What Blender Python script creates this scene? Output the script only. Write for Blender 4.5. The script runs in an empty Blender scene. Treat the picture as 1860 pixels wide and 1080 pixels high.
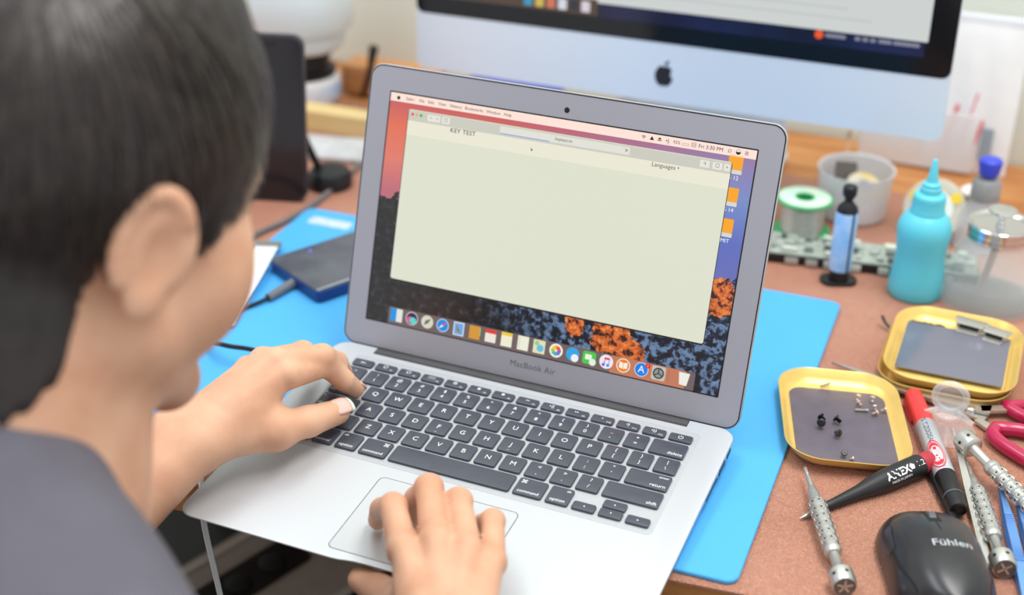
import bpy, math, random
import numpy as np
from mathutils import Vector, Matrix

random.seed(7)
rng = np.random.default_rng(7)
S = bpy.context.scene
COL = S.collection

# ---------------------------------------------------------------- camera
# all lengths below are millimetres; MM turns them into metres when a mesh or a location is made
MM = 0.001
FPX, IW, IH = 2539.17, 1860, 1080
CAM = np.array([337.10, -610.74, 582.81])
RIGHT = np.array([0.92015334, 0.39144563, 0.00938863])
DOWN = np.array([0.19367728, -0.43416758, -0.87976566])
FWD = np.array([-0.34030419, 0.81133768, -0.47531487])
cam_d = bpy.data.cameras.new('camera')
cam = bpy.data.objects.new('camera', cam_d)
COL.objects.link(cam)
m = Matrix.Identity(4)
for i in range(3):
    m[i][0], m[i][1], m[i][2], m[i][3] = RIGHT[i], -DOWN[i], -FWD[i], CAM[i] * MM
cam.matrix_world = m
cam_d.sensor_fit = 'HORIZONTAL'
cam_d.sensor_width = 36.0
cam_d.lens = FPX * 36.0 / IW
cam_d.clip_start = 0.02
cam_d.clip_end = 50
cam_d.dof.use_dof = True
cam_d.dof.focus_distance = 0.98
cam_d.dof.aperture_fstop = 3.3
S.camera = cam

# ---------------------------------------------------------------- light
S.view_settings.view_transform = 'Standard'
S.view_settings.look = 'None'
S.view_settings.gamma = 1.0
S.view_settings.use_curve_mapping = False
S.view_settings.exposure = 0.0
w = bpy.data.worlds.new('room_light')
S.world = w
w.use_nodes = True
bg = w.node_tree.nodes['Background']
bg.inputs['Color'].default_value = (0.95, 0.98, 1.0, 1)
bg.inputs['Strength'].default_value = 0.95


def area_lamp(name, loc, sx, sy, watts, target, col=(1, 1, 1)):
    d = bpy.data.lights.new(name, 'AREA')
    d.shape = 'RECTANGLE'
    d.size, d.size_y = sx * MM, sy * MM
    d.energy = watts
    d.color = col
    o = bpy.data.objects.new(name, d)
    COL.objects.link(o)
    o.location = [c * MM for c in loc]
    o.rotation_euler = (Vector(target) - Vector(loc)).to_track_quat('-Z', 'Y').to_euler()
    return o


# ceiling tube lamps of the workshop
area_lamp('ceiling_lamp', (500, 350, 1800), 1300, 500, 26, (250, 250, 0), (1.0, 0.985, 0.96))
area_lamp('ceiling_lamp', (-700, 100, 1800), 1300, 500, 12, (0, 200, 0), (0.93, 0.97, 1.0))


# ---------------------------------------------------------------- helpers: pixels and frames
def A(*v):
    return np.array(v, float)


def ray(u, v):
    return RIGHT * ((u - IW / 2) / FPX) + DOWN * ((v - IH / 2) / FPX) + FWD


def onz(u, v, z=0.0):
    d = ray(u, v)
    return CAM + d * ((z - CAM[2]) / d[2])


def ony(u, v, y):
    d = ray(u, v)
    return CAM + d * ((y - CAM[1]) / d[1])


def atd(u, v, dep):
    return CAM + ray(u, v) * dep


def onplane(u, v, p0, n):
    d = ray(u, v)
    return CAM + d * (np.dot(p0 - CAM, n) / np.dot(d, n))


def lin(r, g, b):
    f = lambda c: (c / 255 / 12.92) if c / 255 <= 0.04045 else ((c / 255 + 0.055) / 1.055) ** 2.4
    return (f(r), f(g), f(b))


# ---------------------------------------------------------------- helpers: materials
def mat(name, rgb, rough=0.5, metal=0.0, var=0.0, scale=40.0, bump=0.0, bscale=None, alpha=None,
        trans=0.0, ior=1.45, emit=0.0, sss=0.0, spec=0.5, coat=0.0, srgb=True, rgb2=None, detail=3.0, sssr=(1.0, 0.35, 0.2)):
    M = bpy.data.materials.new(name)
    M.use_nodes = True
    nt = M.node_tree
    b = nt.nodes['Principled BSDF']
    c = lin(*rgb) if srgb else rgb
    b.inputs['Base Color'].default_value = (*c, 1)
    b.inputs['Roughness'].default_value = rough
    b.inputs['Metallic'].default_value = metal
    b.inputs['IOR'].default_value = ior
    b.inputs['Specular IOR Level'].default_value = spec
    b.inputs['Transmission Weight'].default_value = trans
    b.inputs['Coat Weight'].default_value = coat
    if sss > 0:
        b.inputs['Subsurface Weight'].default_value = sss
        b.inputs['Subsurface Radius'].default_value = sssr
        b.inputs['Subsurface Scale'].default_value = 0.006
    if alpha is not None:
        b.inputs['Alpha'].default_value = alpha
    tc = nt.nodes.new('ShaderNodeTexCoord')
    if var > 0 or rgb2 is not None:
        n = nt.nodes.new('ShaderNodeTexNoise')
        n.inputs['Scale'].default_value = scale
        n.inputs['Detail'].default_value = detail
        nt.links.new(tc.outputs['Object'], n.inputs['Vector'])
        r = nt.nodes.new('ShaderNodeValToRGB')
        c2 = lin(*rgb2) if rgb2 is not None else tuple(min(1, x * (1 + var)) for x in c)
        c1 = c if rgb2 is not None else tuple(x * (1 - var) for x in c)
        r.color_ramp.elements[0].position = 0.33
        r.color_ramp.elements[1].position = 0.67
        r.color_ramp.elements[0].color = (*c1, 1)
        r.color_ramp.elements[1].color = (*c2, 1)
        nt.links.new(n.outputs['Fac'], r.inputs['Fac'])
        nt.links.new(r.outputs['Color'], b.inputs['Base Color'])
    if bump > 0:
        n = nt.nodes.new('ShaderNodeTexNoise')
        n.inputs['Scale'].default_value = bscale or scale
        n.inputs['Detail'].default_value = 2
        nt.links.new(tc.outputs['Object'], n.inputs['Vector'])
        bp = nt.nodes.new('ShaderNodeBump')
        bp.inputs['Strength'].default_value = bump
        bp.inputs['Distance'].default_value = 0.001
        nt.links.new(n.outputs['Fac'], bp.inputs['Height'])
        nt.links.new(bp.outputs['Normal'], b.inputs['Normal'])
    if emit > 0:
        b.inputs['Emission Color'].default_value = (*c, 1)
        b.inputs['Emission Strength'].default_value = emit
    return M


_em = {}


def emat(r, g, b, k=1.0):
    """pixels of a lit screen"""
    key = (r, g, b, k)
    if key not in _em:
        M = mat('screen_%d_%d_%d' % (r, g, b), (0, 0, 0), rough=0.35, spec=0.2)
        n = M.node_tree.nodes['Principled BSDF']
        n.inputs['Emission Color'].default_value = (*lin(r, g, b), 1)
        n.inputs['Emission Strength'].default_value = k
        _em[key] = M
    return _em[key]


def wood(name, rgb, rgb2, scale=6.0, rough=0.5):
    M = mat(name, rgb, rough)
    nt = M.node_tree
    b = nt.nodes['Principled BSDF']
    tc = nt.nodes.new('ShaderNodeTexCoord')
    mp = nt.nodes.new('ShaderNodeMapping')
    mp.inputs['Scale'].default_value = (1.0, 9.0, 9.0)
    n = nt.nodes.new('ShaderNodeTexNoise')
    n.inputs['Scale'].default_value = scale
    n.inputs['Detail'].default_value = 5
    r = nt.nodes.new('ShaderNodeValToRGB')
    r.color_ramp.elements[0].position = 0.35
    r.color_ramp.elements[1].position = 0.65
    r.color_ramp.elements[0].color = (*lin(*rgb), 1)
    r.color_ramp.elements[1].color = (*lin(*rgb2), 1)
    nt.links.new(tc.outputs['Object'], mp.inputs['Vector'])
    nt.links.new(mp.outputs['Vector'], n.inputs['Vector'])
    nt.links.new(n.outputs['Fac'], r.inputs['Fac'])
    nt.links.new(r.outputs['Color'], b.inputs['Base Color'])
    return M


# ---------------------------------------------------------------- helpers: objects
def tag(o, label=None, cat=None, group=None, kind=None):
    if label: o['label'] = label
    if cat: o['category'] = cat
    if group: o['group'] = group
    if kind: o['kind'] = kind
    return o


def place(o, loc=(0, 0, 0), rot=None):
    o.location = [float(c) * MM for c in loc]
    if rot is not None:
        if isinstance(rot, Matrix):
            o.rotation_euler = rot.to_euler()
        else:
            o.rotation_euler = rot
    return o


def thing(name, label, cat, loc=(0, 0, 0), rot=None, group=None):
    o = bpy.data.objects.new(name, None)
    o.empty_display_size = 0.02
    COL.objects.link(o)
    place(o, loc, rot)
    return tag(o, label, cat, group)


def link(name, me, material=None, parent=None, loc=None, rot=None, smooth=None):
    o = bpy.data.objects.new(name, me)
    COL.objects.link(o)
    if parent is not None: o.parent = parent
    if material is not None and not me.materials: me.materials.append(material)
    if loc is not None or rot is not None: place(o, (0, 0, 0) if loc is None else loc, rot)
    return o


class MB:
    """collects shapes (in mm) into one mesh"""

    def __init__(self):
        self.v, self.f = [], []

    def add(self, v, f):
        o = len(self.v)
        self.v += [tuple(map(float, p)) for p in v]
        self.f += [[i + o for i in q] for q in f]
        return self

    def box(self, x0, x1, y0, y1, z0, z1):
        v = [(x, y, z) for z in (z0, z1) for y in (y0, y1) for x in (x0, x1)]
        return self.add(v, [(0, 2, 3, 1), (4, 5, 7, 6), (0, 1, 5, 4), (2, 6, 7, 3), (0, 4, 6, 2), (1, 3, 7, 5)])

    def loops(self, loops, cap0=True, cap1=True, closed=True):
        n = len(loops[0])
        v = [p for l in loops for p in l]
        f = []
        for a in range(len(loops) - 1):
            for i in range(n if closed else n - 1):
                j = (i + 1) % n
                f.append((a * n + i, a * n + j, (a + 1) * n + j, (a + 1) * n + i))
        if cap0: f.append(tuple(reversed(range(n))))
        if cap1: f.append(tuple(range((len(loops) - 1) * n, len(loops) * n)))
        return self.add(v, f)

    def lathe(self, prof, n=32, c=(0, 0, 0), cap0=True, cap1=True):
        L = []
        for r, z in prof:
            L.append([(c[0] + r * math.cos(2 * math.pi * i / n), c[1] + r * math.sin(2 * math.pi * i / n), c[2] + z) for i in range(n)])
        return self.loops(L, cap0, cap1)

    def tube(self, pts, r, n=8, cap=True, closed=False, flat=1.0):
        P = [np.array(p, float) for p in pts]
        R = r if hasattr(r, '__len__') else [r] * len(P)
        N = len(P)
        t = []
        for i in range(N):
            a = P[(i - 1) % N] if closed else P[max(i - 1, 0)]
            b = P[(i + 1) % N] if closed else P[min(i + 1, N - 1)]
            d = b - a
            t.append(d / (np.linalg.norm(d) + 1e-12))
        up = np.array([0, 0, 1.0]) if abs(t[0][2]) < 0.9 else np.array([1.0, 0, 0])
        L = []
        for i in range(N):
            s = np.cross(t[i], up); s /= np.linalg.norm(s) + 1e-12
            up = np.cross(s, t[i]); up /= np.linalg.norm(up) + 1e-12
            L.append([tuple(P[i] + R[i] * (s * math.cos(2 * math.pi * k / n) + up * flat * math.sin(2 * math.pi * k / n))) for k in range(n)])
        if closed:
            L.append(L[0])
            return self.loops(L, False, False)
        return self.loops(L, cap, cap)

    def xf(self, M3, t=(0, 0, 0)):
        V = np.array(self.v) @ np.array(M3).T + np.array(t)
        self.v = [tuple(p) for p in V]
        return self

    def mesh(self, name, smooth=True, angle=40):
        me = bpy.data.meshes.new(name)
        me.from_pydata([(x * MM, y * MM, z * MM) for x, y, z in self.v], [], self.f)
        me.validate()
        if smooth:
            me.polygons.foreach_set('use_smooth', [True] * len(me.polygons))
            me.set_sharp_from_angle(angle=math.radians(angle))
        me.update()
        return me

    def build(self, name, material, parent=None, loc=None, rot=None, smooth=True, angle=40):
        return link(name, self.mesh(name, smooth, angle), material, parent, loc, rot)


def rrect(w, d, r, z=0.0, n=6, cx=0.0, cy=0.0):
    """rounded rectangle outline, counter-clockwise"""
    r = max(0.01, min(r, w / 2 - 1e-3, d / 2 - 1e-3))
    P = []
    for k, (sx, sy) in enumerate(((1, 1), (-1, 1), (-1, -1), (1, -1))):
        for i in range(n + 1):
            a = math.pi / 2 * (k + i / n)
            P.append((cx + sx * (w / 2 - r) + r * math.cos(a), cy + sy * (d / 2 - r) + r * math.sin(a), z))
    return P


def slab(mb, w, d, h, r, bev=0.5, z=0.0, n=6, cx=0.0, cy=0.0):
    """rounded plate with bevelled rims, standing on z"""
    b = min(bev, h / 2.01)
    return mb.loops([rrect(w - 2 * b, d - 2 * b, r - b, z, n, cx, cy), rrect(w, d, r, z + b, n, cx, cy),
                     rrect(w, d, r, z + h - b, n, cx, cy), rrect(w - 2 * b, d - 2 * b, r - b, z + h, n, cx, cy)])


def frame(x, z):
    """rotation matrix from an x axis and an approximate z axis"""
    x = Vector(x).normalized()
    y = Vector(z).cross(x).normalized()
    zz = x.cross(y)
    return Matrix((x, y, zz)).transposed()


def zaxis(d, up=(0, 0, 1)):
    """rotation with local z along d"""
    z = Vector(d).normalized()
    x = Vector(up).cross(z)
    if x.length < 1e-4: x = Vector((1, 0, 0)).cross(z)
    x.normalize()
    return Matrix((x, z.cross(x), z)).transposed()


def spline(pts, n=8):
    """Catmull-Rom through pts"""
    P = [np.array(p, float) for p in pts]
    P = [2 * P[0] - P[1]] + P + [2 * P[-1] - P[-2]]
    out = []
    for i in range(1, len(P) - 2):
        for k in range(n):
            t = k / n
            a, b, c, d = P[i - 1], P[i], P[i + 1], P[i + 2]
            out.append(0.5 * (2 * b + (c - a) * t + (2 * a - 5 * b + 4 * c - d) * t * t + (3 * b - a - 3 * c + d) * t ** 3))
    out.append(P[-2])
    return out


_txt = {}


def text_mesh(s, size, align='CENTER', extrude=0.0, bold=0.0, shear=0.0, spacing=1.0):
    """lettering as a flat mesh in the xy plane (size in mm)"""
    key = (s, size, align, extrude, bold, shear, spacing)
    if key in _txt: return _txt[key].copy()
    c = bpy.data.curves.new('lettering', 'FONT')
    c.body = s
    c.size = size * MM
    c.align_x = align
    c.align_y = 'CENTER'
    c.extrude = extrude * MM
    c.offset = bold * MM
    c.shear = shear
    c.space_character = spacing
    c.resolution_u = 3
    o = bpy.data.objects.new('lettering', c)
    me = bpy.data.meshes.new_from_object(o)
    bpy.data.objects.remove(o)
    bpy.data.curves.remove(c)
    me.materials.clear()
    _txt[key] = me
    return me.copy()


def text(name, s, size, material, parent, loc, rot=None, **k):
    me = text_mesh(s, size, **k)
    o = bpy.data.objects.new(name, me)
    COL.objects.link(o)
    o.parent = parent
    me.materials.append(material)
    place(o, loc, rot)
    return o

# ================================================================ materials
M_wall = mat('painted_wall', (226, 231, 220), 0.8, var=0.05, scale=5, bump=0.1, bscale=60)
M_floor = mat('dark_floor', (24, 22, 22), 0.5, var=0.25, scale=9)
M_deskwood = wood('desk_wood', (170, 108, 58), (205, 145, 88), 5)
M_darkwood = wood('dark_wood', (62, 36, 26), (90, 55, 38), 7)
M_alu = mat('brushed_aluminium', (200, 204, 208), 0.4, metal=0.35, var=0.015, scale=900)
M_alu_side = mat('aluminium_edge', (206, 209, 212), 0.35, metal=0.7, var=0.02, scale=600)
M_lidalu = mat('lid_aluminium', (168, 168, 178), 0.5, metal=0.4, var=0.015, scale=900)
M_pad = mat('trackpad_glass', (202, 206, 210), 0.3, metal=0.3, var=0.01, scale=500)
M_groove = mat('dark_groove', (70, 72, 80), 0.6, var=0.1)
M_well = mat('keyboard_recess', (184, 188, 192), 0.5, metal=0.35, var=0.02, scale=500)
M_key = mat('key_plastic', (66, 70, 82), 0.3, var=0.06, scale=120, spec=0.75)
M_legend = mat('white_legend', (240, 242, 245), 0.5, var=0.01)
M_black = mat('black_plastic', (22, 22, 25), 0.4, var=0.1, scale=60)
M_rubber = mat('black_rubber', (24, 24, 26), 0.7, var=0.1, scale=60)
M_hinge = mat('hinge_plastic', (68, 66, 68), 0.5, var=0.08, scale=60)
M_lettergrey = mat('grey_lettering', (88, 88, 96), 0.5, var=0.03)
M_white = mat('white_plastic', (235, 236, 236), 0.4, var=0.02, scale=30)
M_steel = mat('steel', (205, 203, 198), 0.28, metal=1.0, var=0.04, scale=200)
M_steel2 = mat('satin_steel', (200, 198, 190), 0.38, metal=0.85, var=0.05, scale=200)
M_darksteel = mat('dark_steel', (70, 68, 66), 0.4, metal=0.9, var=0.1, scale=200)
M_blackmetal = mat('black_screw_steel', (44, 46, 50), 0.35, metal=0.9, var=0.1, scale=200)


def leather():
    M = mat('brown_leather', (172, 116, 92), 0.36, spec=0.6)
    nt = M.node_tree
    b = nt.nodes['Principled BSDF']
    tc = nt.nodes.new('ShaderNodeTexCoord')
    n = nt.nodes.new('ShaderNodeTexNoise')
    n.inputs['Scale'].default_value = 7
    n.inputs['Detail'].default_value = 4
    r = nt.nodes.new('ShaderNodeValToRGB')
    r.color_ramp.elements[0].position = 0.3
    r.color_ramp.elements[1].position = 0.7
    r.color_ramp.elements[0].color = (*lin(182, 123, 99), 1)
    r.color_ramp.elements[1].color = (*lin(205, 148, 124), 1)
    nt.links.new(tc.outputs['Object'], n.inputs['Vector'])
    nt.links.new(n.outputs['Fac'], r.inputs['Fac'])
    nt.links.new(r.outputs['Color'], b.inputs['Base Color'])
    v = nt.nodes.new('ShaderNodeTexVoronoi')
    v.feature = 'DISTANCE_TO_EDGE'
    v.inputs['Scale'].default_value = 560
    v2 = nt.nodes.new('ShaderNodeTexNoise')
    v2.inputs['Scale'].default_value = 900
    ad = nt.nodes.new('ShaderNodeMath')
    ad.operation = 'MULTIPLY_ADD'
    ad.inputs[1].default_value = 1.6
    nt.links.new(tc.outputs['Object'], v.inputs['Vector'])
    nt.links.new(tc.outputs['Object'], v2.inputs['Vector'])
    nt.links.new(v.outputs['Distance'], ad.inputs[0])
    nt.links.new(v2.outputs['Fac'], ad.inputs[2])
    bp = nt.nodes.new('ShaderNodeBump')
    bp.inputs['Strength'].default_value = 1.0
    bp.inputs['Distance'].default_value = 0.001
    nt.links.new(ad.outputs[0], bp.inputs['Height'])
    nt.links.new(bp.outputs['Normal'], b.inputs['Normal'])
    return M


M_leather = leather()
M_mat = mat('blue_silicone', (76, 170, 232), 0.55, var=0.02, scale=25, bump=0.05, bscale=500)

# ================================================================ setting
FLOOR_Z, WALL_Y = -740, 892
mb = MB(); mb.box(-2200, 2200, -2200, WALL_Y, FLOOR_Z - 40, FLOOR_Z)
tag(mb.build('floor', M_floor, smooth=False), 'dark floor under the workbench', None, kind='structure')
mb = MB(); mb.box(-2200, 2200, WALL_Y, WALL_Y + 60, FLOOR_Z, 1900)
tag(mb.build('wall_back', M_wall, smooth=False), 'pale grey beige painted wall behind the desk', None, kind='structure')

# the desk: front edge runs slightly askew to the laptop
fy = lambda x: 60 + 0.105 * x
desk = thing('work_desk', 'wooden work desk with brown leather cover under laptop and tools', 'desk', (0, 500, FLOOR_Z))
dz = -FLOOR_Z


def desk_outline(z, x0, x1, yb, off=0.0):
    return [(x0, fy(x0) + off - 500, z), (x1, fy(x1) + off - 500, z), (x1, yb - 500, z), (x0, yb - 500, z)]


mb = MB(); mb.loops([desk_outline(dz - 30, -760, 760, 888, 3), desk_outline(dz - 4.2, -760, 760, 888, 3)])
mb.build('tabletop', M_deskwood, desk, smooth=False)
mb = MB()
mb.loops([desk_outline(dz - 3.2, -758, 758, 752, 5), desk_outline(dz - 2.9, -758, 758, 752, 0.5), desk_outline(dz - 0.9, -758, 758, 752, 0.3),
          desk_outline(dz, -757, 757, 752, 2)])
tag(mb.build('leather_cover', M_leather, desk, loc=(0, 0, 0), smooth=False), 'brown grained leather cover')
for x in (-730, 730):
    for y in (fy(x) + 50 - 500, 840 - 500):
        mb = MB(); mb.box(x - 25, x + 25, y - 25, y + 25, 0, dz - 30)
        mb.build('leg', M_darkwood, desk, smooth=False)
mb = MB(); mb.box(-700, 700, 860 - 500, 872 - 500, dz - 420, dz - 30)
mb.build('back_panel', mat('black_panel', (20, 18, 18), 0.7, var=0.1), desk, smooth=False)

# blue silicone repair mat
MT = 3.4
m_br, m_fr, m_bl = onz(1529, 549, MT), onz(1341, 1060, MT), onz(562, 376, MT)
ex = (m_br - m_bl); mw = np.linalg.norm(ex); ex /= mw
ey = A(-ex[1], ex[0], 0)
md = abs(np.dot(m_br - m_fr, ey))
mc = m_br - ex * mw / 2 - ey * md / 2
smat = thing('repair_mat', 'bright blue silicone repair mat under the open laptop', 'mat', (mc[0], mc[1], 0),
             (0, 0, math.atan2(ex[1], ex[0])))
mb = MB(); slab(mb, mw, md, MT - 0.15, 9, 0.7, 0.15, 8)
mb.build('mat_body', M_mat, smat)
lb = onz(600, 405, MT)
d_ = lb - mc
mb = MB(); slab(mb, 44, 15, 0.5, 3, 0.15, 0, 4, float(np.dot(d_, ex)), float(np.dot(d_, ey)))
tag(mb.build('label_patch', mat('worn_pale_print', (190, 205, 208), 0.6, var=0.15, scale=200), smat, loc=(0, 0, MT - 0.1)),
    'worn pale printed patch')

# ================================================================ laptop
TILT = math.radians(3.5)
RL = np.array([[1, 0, 0], [0, math.cos(TILT), -math.sin(TILT)], [0, math.sin(TILT), math.cos(TILT)]])
L0 = A(0, 0, 8)


def lap(x, y, z):
    return RL @ A(x, y, z) + L0


def onlap(u, v, z=0.0):
    """photo pixel -> world point on the plane z mm above the keyboard deck"""
    return onplane(u, v, lap(0, 0, z), RL @ A(0, 0, 1))


laptop = thing('laptop', 'open silver aluminium laptop with black keys and lit screen on blue mat', 'laptop', L0, (TILT, 0, 0))

# base: wedge with rounded corners, hinge notch at the back and finger scoop at the front
def base_outline(z, inset):
    P = []
    w, d, r = 162.6 - inset, 227 - inset, 12
    fr = 0 + inset
    n = 8
    def arc(cx, cy, a0):
        for i in range(n + 1):
            a = a0 + math.pi / 2 * i / n
            P.append((cx + (r) * math.cos(a), cy + (r) * math.sin(a)))
    arc(w - r, d - r, 0)
    P.extend([(127.5, d), (127.5, d - 8), (-128.5, d - 8), (-128.5, d)])
    arc(-w + r, d - r, math.pi / 2)
    arc(-w + r, fr + r, math.pi)
    for i in range(17):
        x = -44 + 88 * i / 16
        s = max(0, 1 - (abs(x) / 40) ** 4)
        P.append((x, fr + 3.0 * s))
    arc(w - r, fr + r, 1.5 * math.pi)
    return [(x, y, z(y) if callable(z) else z) for x, y in P]

zb = lambda y: -(3.0 + 14.0 * min(1, max(0, y / 227)) ** 0.85)
mb = MB()
mb.loops([base_outline(lambda y: zb(y) , 9), base_outline(lambda y: zb(y) * 0.75, 2.5), base_outline(lambda y: zb(y) * 0.4, 0.4), base_outline(-0.8, 0), base_outline(-0.15, 0.3),
          base_outline(0, 1.0)])
mb.build('base', M_alu, laptop, angle=50)
# rubber feet
for fx in (-130, 130):
    for fy_, in ((200,), (95,)):
        mb = MB(); mb.lathe([(7, zb(fy_) - 0.6), (7.5, zb(fy_) - 0.3), (7.5, zb(fy_) + 0.6)], 20, (fx, fy_, 0))
        mb.build('foot', M_rubber, laptop)
# ports on the right edge: card slot, port, port
for y0, y1, h in ((150, 176, 1.0), (182, 196, 4.2), (202, 211, 3.6)):
    mb = MB(); mb.box(161.4, 162.7, y0, y1, zb(180) * 0.35 - h / 2, zb(180) * 0.35 + h / 2)
    mb.build('port', M_black, laptop, smooth=False)
for y0 in (185, 203):
    mb = MB(); mb.box(-162.7, -161.4, y0, y0 + 12, -7.5, -3.6)
    mb.build('port', M_black, laptop, smooth=False)

# keyboard recess
KL = -137.75
mb = MB()
ko = rrect(279.5, 116.8, 4, 0, 6, 0.6, 155)
ki = rrect(277.9, 115.2, 3.2, 0, 6, 0.6, 155)
mb.loops([[(x, y, -0.2) for x, y, z in ko], [(x, y, 0.12) for x, y, z in ko], [(x, y, 0.12) for x, y, z in ki], [(x, y, -0.2) for x, y, z in ki]], False, False)
mb.build('keyboard_rim', M_well, laptop)
mb = MB(); mb.loops([[(x, y, -0.3) for x, y, z in ki], [(x, y, 0.05) for x, y, z in ki]])
mb.build('keyboard_well', M_well, laptop)

# trackpad
mb = MB(); mb.loops([rrect(104.4, 77.4, 4.4, -0.3, 6, 0.7, 46.7), rrect(104.4, 77.4, 4.4, 0.06, 6, 0.7, 46.7)])
mb.build('trackpad_gap', M_groove, laptop)
mb = MB(); slab(mb, 103.4, 76.4, 0.5, 4, 0.1, -0.34, 6, 0.7, 46.7)
mb.build('trackpad', M_pad, laptop)

# ---- keys
U = 19.0
NUM_Y = 187.2
KEY_H = 1.9
_kmesh = {}


def key_mesh(w, d):
    k = (round(w, 2), round(d, 2))
    if k not in _kmesh:
        mb = MB()
        r = 1.6
        mb.loops([rrect(w, d, r, 0.0, 3), rrect(w, d, r, KEY_H - 0.5, 3), rrect(w - 0.5, d - 0.5, r - 0.2, KEY_H - 0.1, 3),
                  rrect(w - 1.1, d - 1.1, r - 0.4, KEY_H, 3)], False, True)
        me = mb.mesh('key', True, 35)
        me.materials.append(M_key)
        _kmesh[k] = me
    return _kmesh[k]


def key(x0, w, y, h, legends):
    """x0, w in key units; legends: (string, size, dx, dy[, align])"""
    cx = KL + (x0 + w / 2) * U
    o = link('key', key_mesh(w * U - 2.7, h), None, laptop, (cx, y, 0.05))
    for lg in legends:
        s, sz, dx, dy = lg[:4]
        al = lg[4] if len(lg) > 4 else 'CENTER'
        text('legend', s, sz, M_legend, o, (dx, dy, KEY_H + 0.06), align=al)
    return o


KH = 16.2
for i, (a, b) in enumerate(zip('~!@#$%^&*()_+', '`1234567890-=')):
    key(i, 1, NUM_Y, KH, [(a, 4.6, 0, 3.4), (b, 5.0, 0, -3.0)])
key(13, 1.5, NUM_Y, KH, [('delete', 4.4, 11.6, -4.6, 'RIGHT')])
y = NUM_Y - U
key(0, 1.5, y, KH, [('tab', 4.4, -11.6, -4.6, 'LEFT')])
for i, a in enumerate('QWERTYUIOP'):
    key(1.5 + i, 1, y, KH, [(a, 6.2, 0, 0.2)])
for i, (a, b) in enumerate((('{', '['), ('}', ']'), ('|', '\\'))):
    key(11.5 + i, 1, y, KH, [(a, 4.8, 0, 3.4), (b, 4.8, 0, -3.2)])
y = NUM_Y - 2 * U
key(0, 1.75, y, KH, [('\u2022', 4, -13.4, 4.6), ('caps lock', 4.2, -14, -4.6, 'LEFT')])
for i, a in enumerate('ASDFGHJKL'):
    lg = [(a, 6.2, 0, 0.2)]
    if a in 'FJ': lg.append(('_', 4.0, 0, -4.2))
    key(1.75 + i, 1, y, KH, lg)
for i, (a, b) in enumerate(((':', ';'), ('"', "'"))):
    key(10.75 + i, 1, y, KH, [(a, 5.2, 0, 3.2), (b, 5.2, 0, -3.2)])
key(12.75, 1.75, y, KH, [('enter', 3.4, 13.8, 5.0, 'RIGHT'), ('return', 4.4, 13.8, -4.4, 'RIGHT')])
y = NUM_Y - 3 * U
key(0, 2.25, y, KH, [('shift', 4.4, -18.6, -4.6, 'LEFT')])
for i, a in enumerate('ZXCVBNM'):
    key(2.25 + i, 1, y, KH, [(a, 6.2, 0, 0.2)])
for i, (a, b) in enumerate((('<', ','), ('>', '.'), ('?', '/'))):
    key(9.25 + i, 1, y, KH, [(a, 5.0, 0, 3.2), (b, 5.0, 0, -3.2)])
key(12.25, 2.25, y, KH, [('shift', 4.4, 18.4, -4.6, 'RIGHT')])
y = NUM_Y - 4 * U - 0.6
KB = 17.4
key(0, 1, y, KB, [('fn', 4.2, -6.6, -5, 'LEFT')])
key(1, 1, y, KB, [('control', 4.0, 0, -5.2)])
key(2, 1, y, KB, [('alt', 3.2, -6.4, 5.6, 'LEFT'), ('option', 4.2, 0, -5.2)])
key(3, 1.25, y, KB, [('\u2318', 5.0, 6.2, 4.6), ('command', 4.0, 0, -5.2)])
key(4.25, 5, y, KB, [])
key(9.25, 1.25, y, KB, [('\u2318', 5.0, -6.2, 4.6), ('command', 4.0, 0, -5.2)])
key(10.5, 1, y, KB, [('alt', 3.2, 6.4, 5.6, 'RIGHT'), ('option', 4.2, 0, -5.2)])
AH = 8.1
key(11.5, 1, y - 4.6, AH, [('\u25c2', 4.6, 0, 0)])
key(12.5, 1, y + 4.3, AH, [('\u25b4', 4.6, 0, 0)])
key(12.5, 1, y - 4.6, AH, [('\u25be', 4.6, 0, 0)])
key(13.5, 1, y - 4.6, AH, [('\u25b8', 4.6, 0, 0)])
fw = 14.5 / 14
yf = NUM_Y + 15.2
FH = 8.2
fn = ['\u2600', '\u2600', '\u25eb\u25eb', '\u229e', '\u2737', '\u2738', '\u25c2\u25c2', '\u25b8||', '\u25b8\u25b8', '\u25c2', '\u25c2)', '\u25c2))']
key(0, fw, yf, FH, [('esc', 3.4, 0, 0)])
for i in range(12):
    key(fw * (i + 1), fw, yf, FH, [(fn[i], 4.4, -0.6, 0.8), ('F%d' % (i + 1), 2.3, 5.2, -2.2)])
key(fw * 13, fw, yf, FH, [('\u23fb', 4.6, 0, 0)])

# ---- lid
LIDA = math.radians(68.894)          # lid direction above the deck plane
HB = A(0, 238.56, 18.05)             # bottom middle of the lit panel, laptop coordinates
lid_u = A(1, 0, 0)
lid_v = A(0, math.cos(LIDA), math.sin(LIDA))
lid_n = np.cross(lid_u, lid_v)       # points to the user
V0, V1 = -23.0, 199.5                # lid bottom and top measured from the panel's lower edge
lid_R = Matrix((Vector(lid_u), Vector(lid_v), Vector(lid_n))).transposed()


def lidobj(mb, name, m_, parent=None, z=0.0, **k):
    return mb.build(name, m_, parent or laptop, loc=HB + lid_n * z, rot=lid_R, **k) if parent is None else mb.build(name, m_, parent, **k)


def disp(u, v):
    """photo pixel -> (u, v) on the lit panel"""
    p0 = RL @ HB + L0
    n = RL @ lid_n
    X = onplane(u, v, p0, n)
    d = RL.T @ (X - p0)
    return float(d @ lid_u), float(d @ lid_v)


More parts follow.
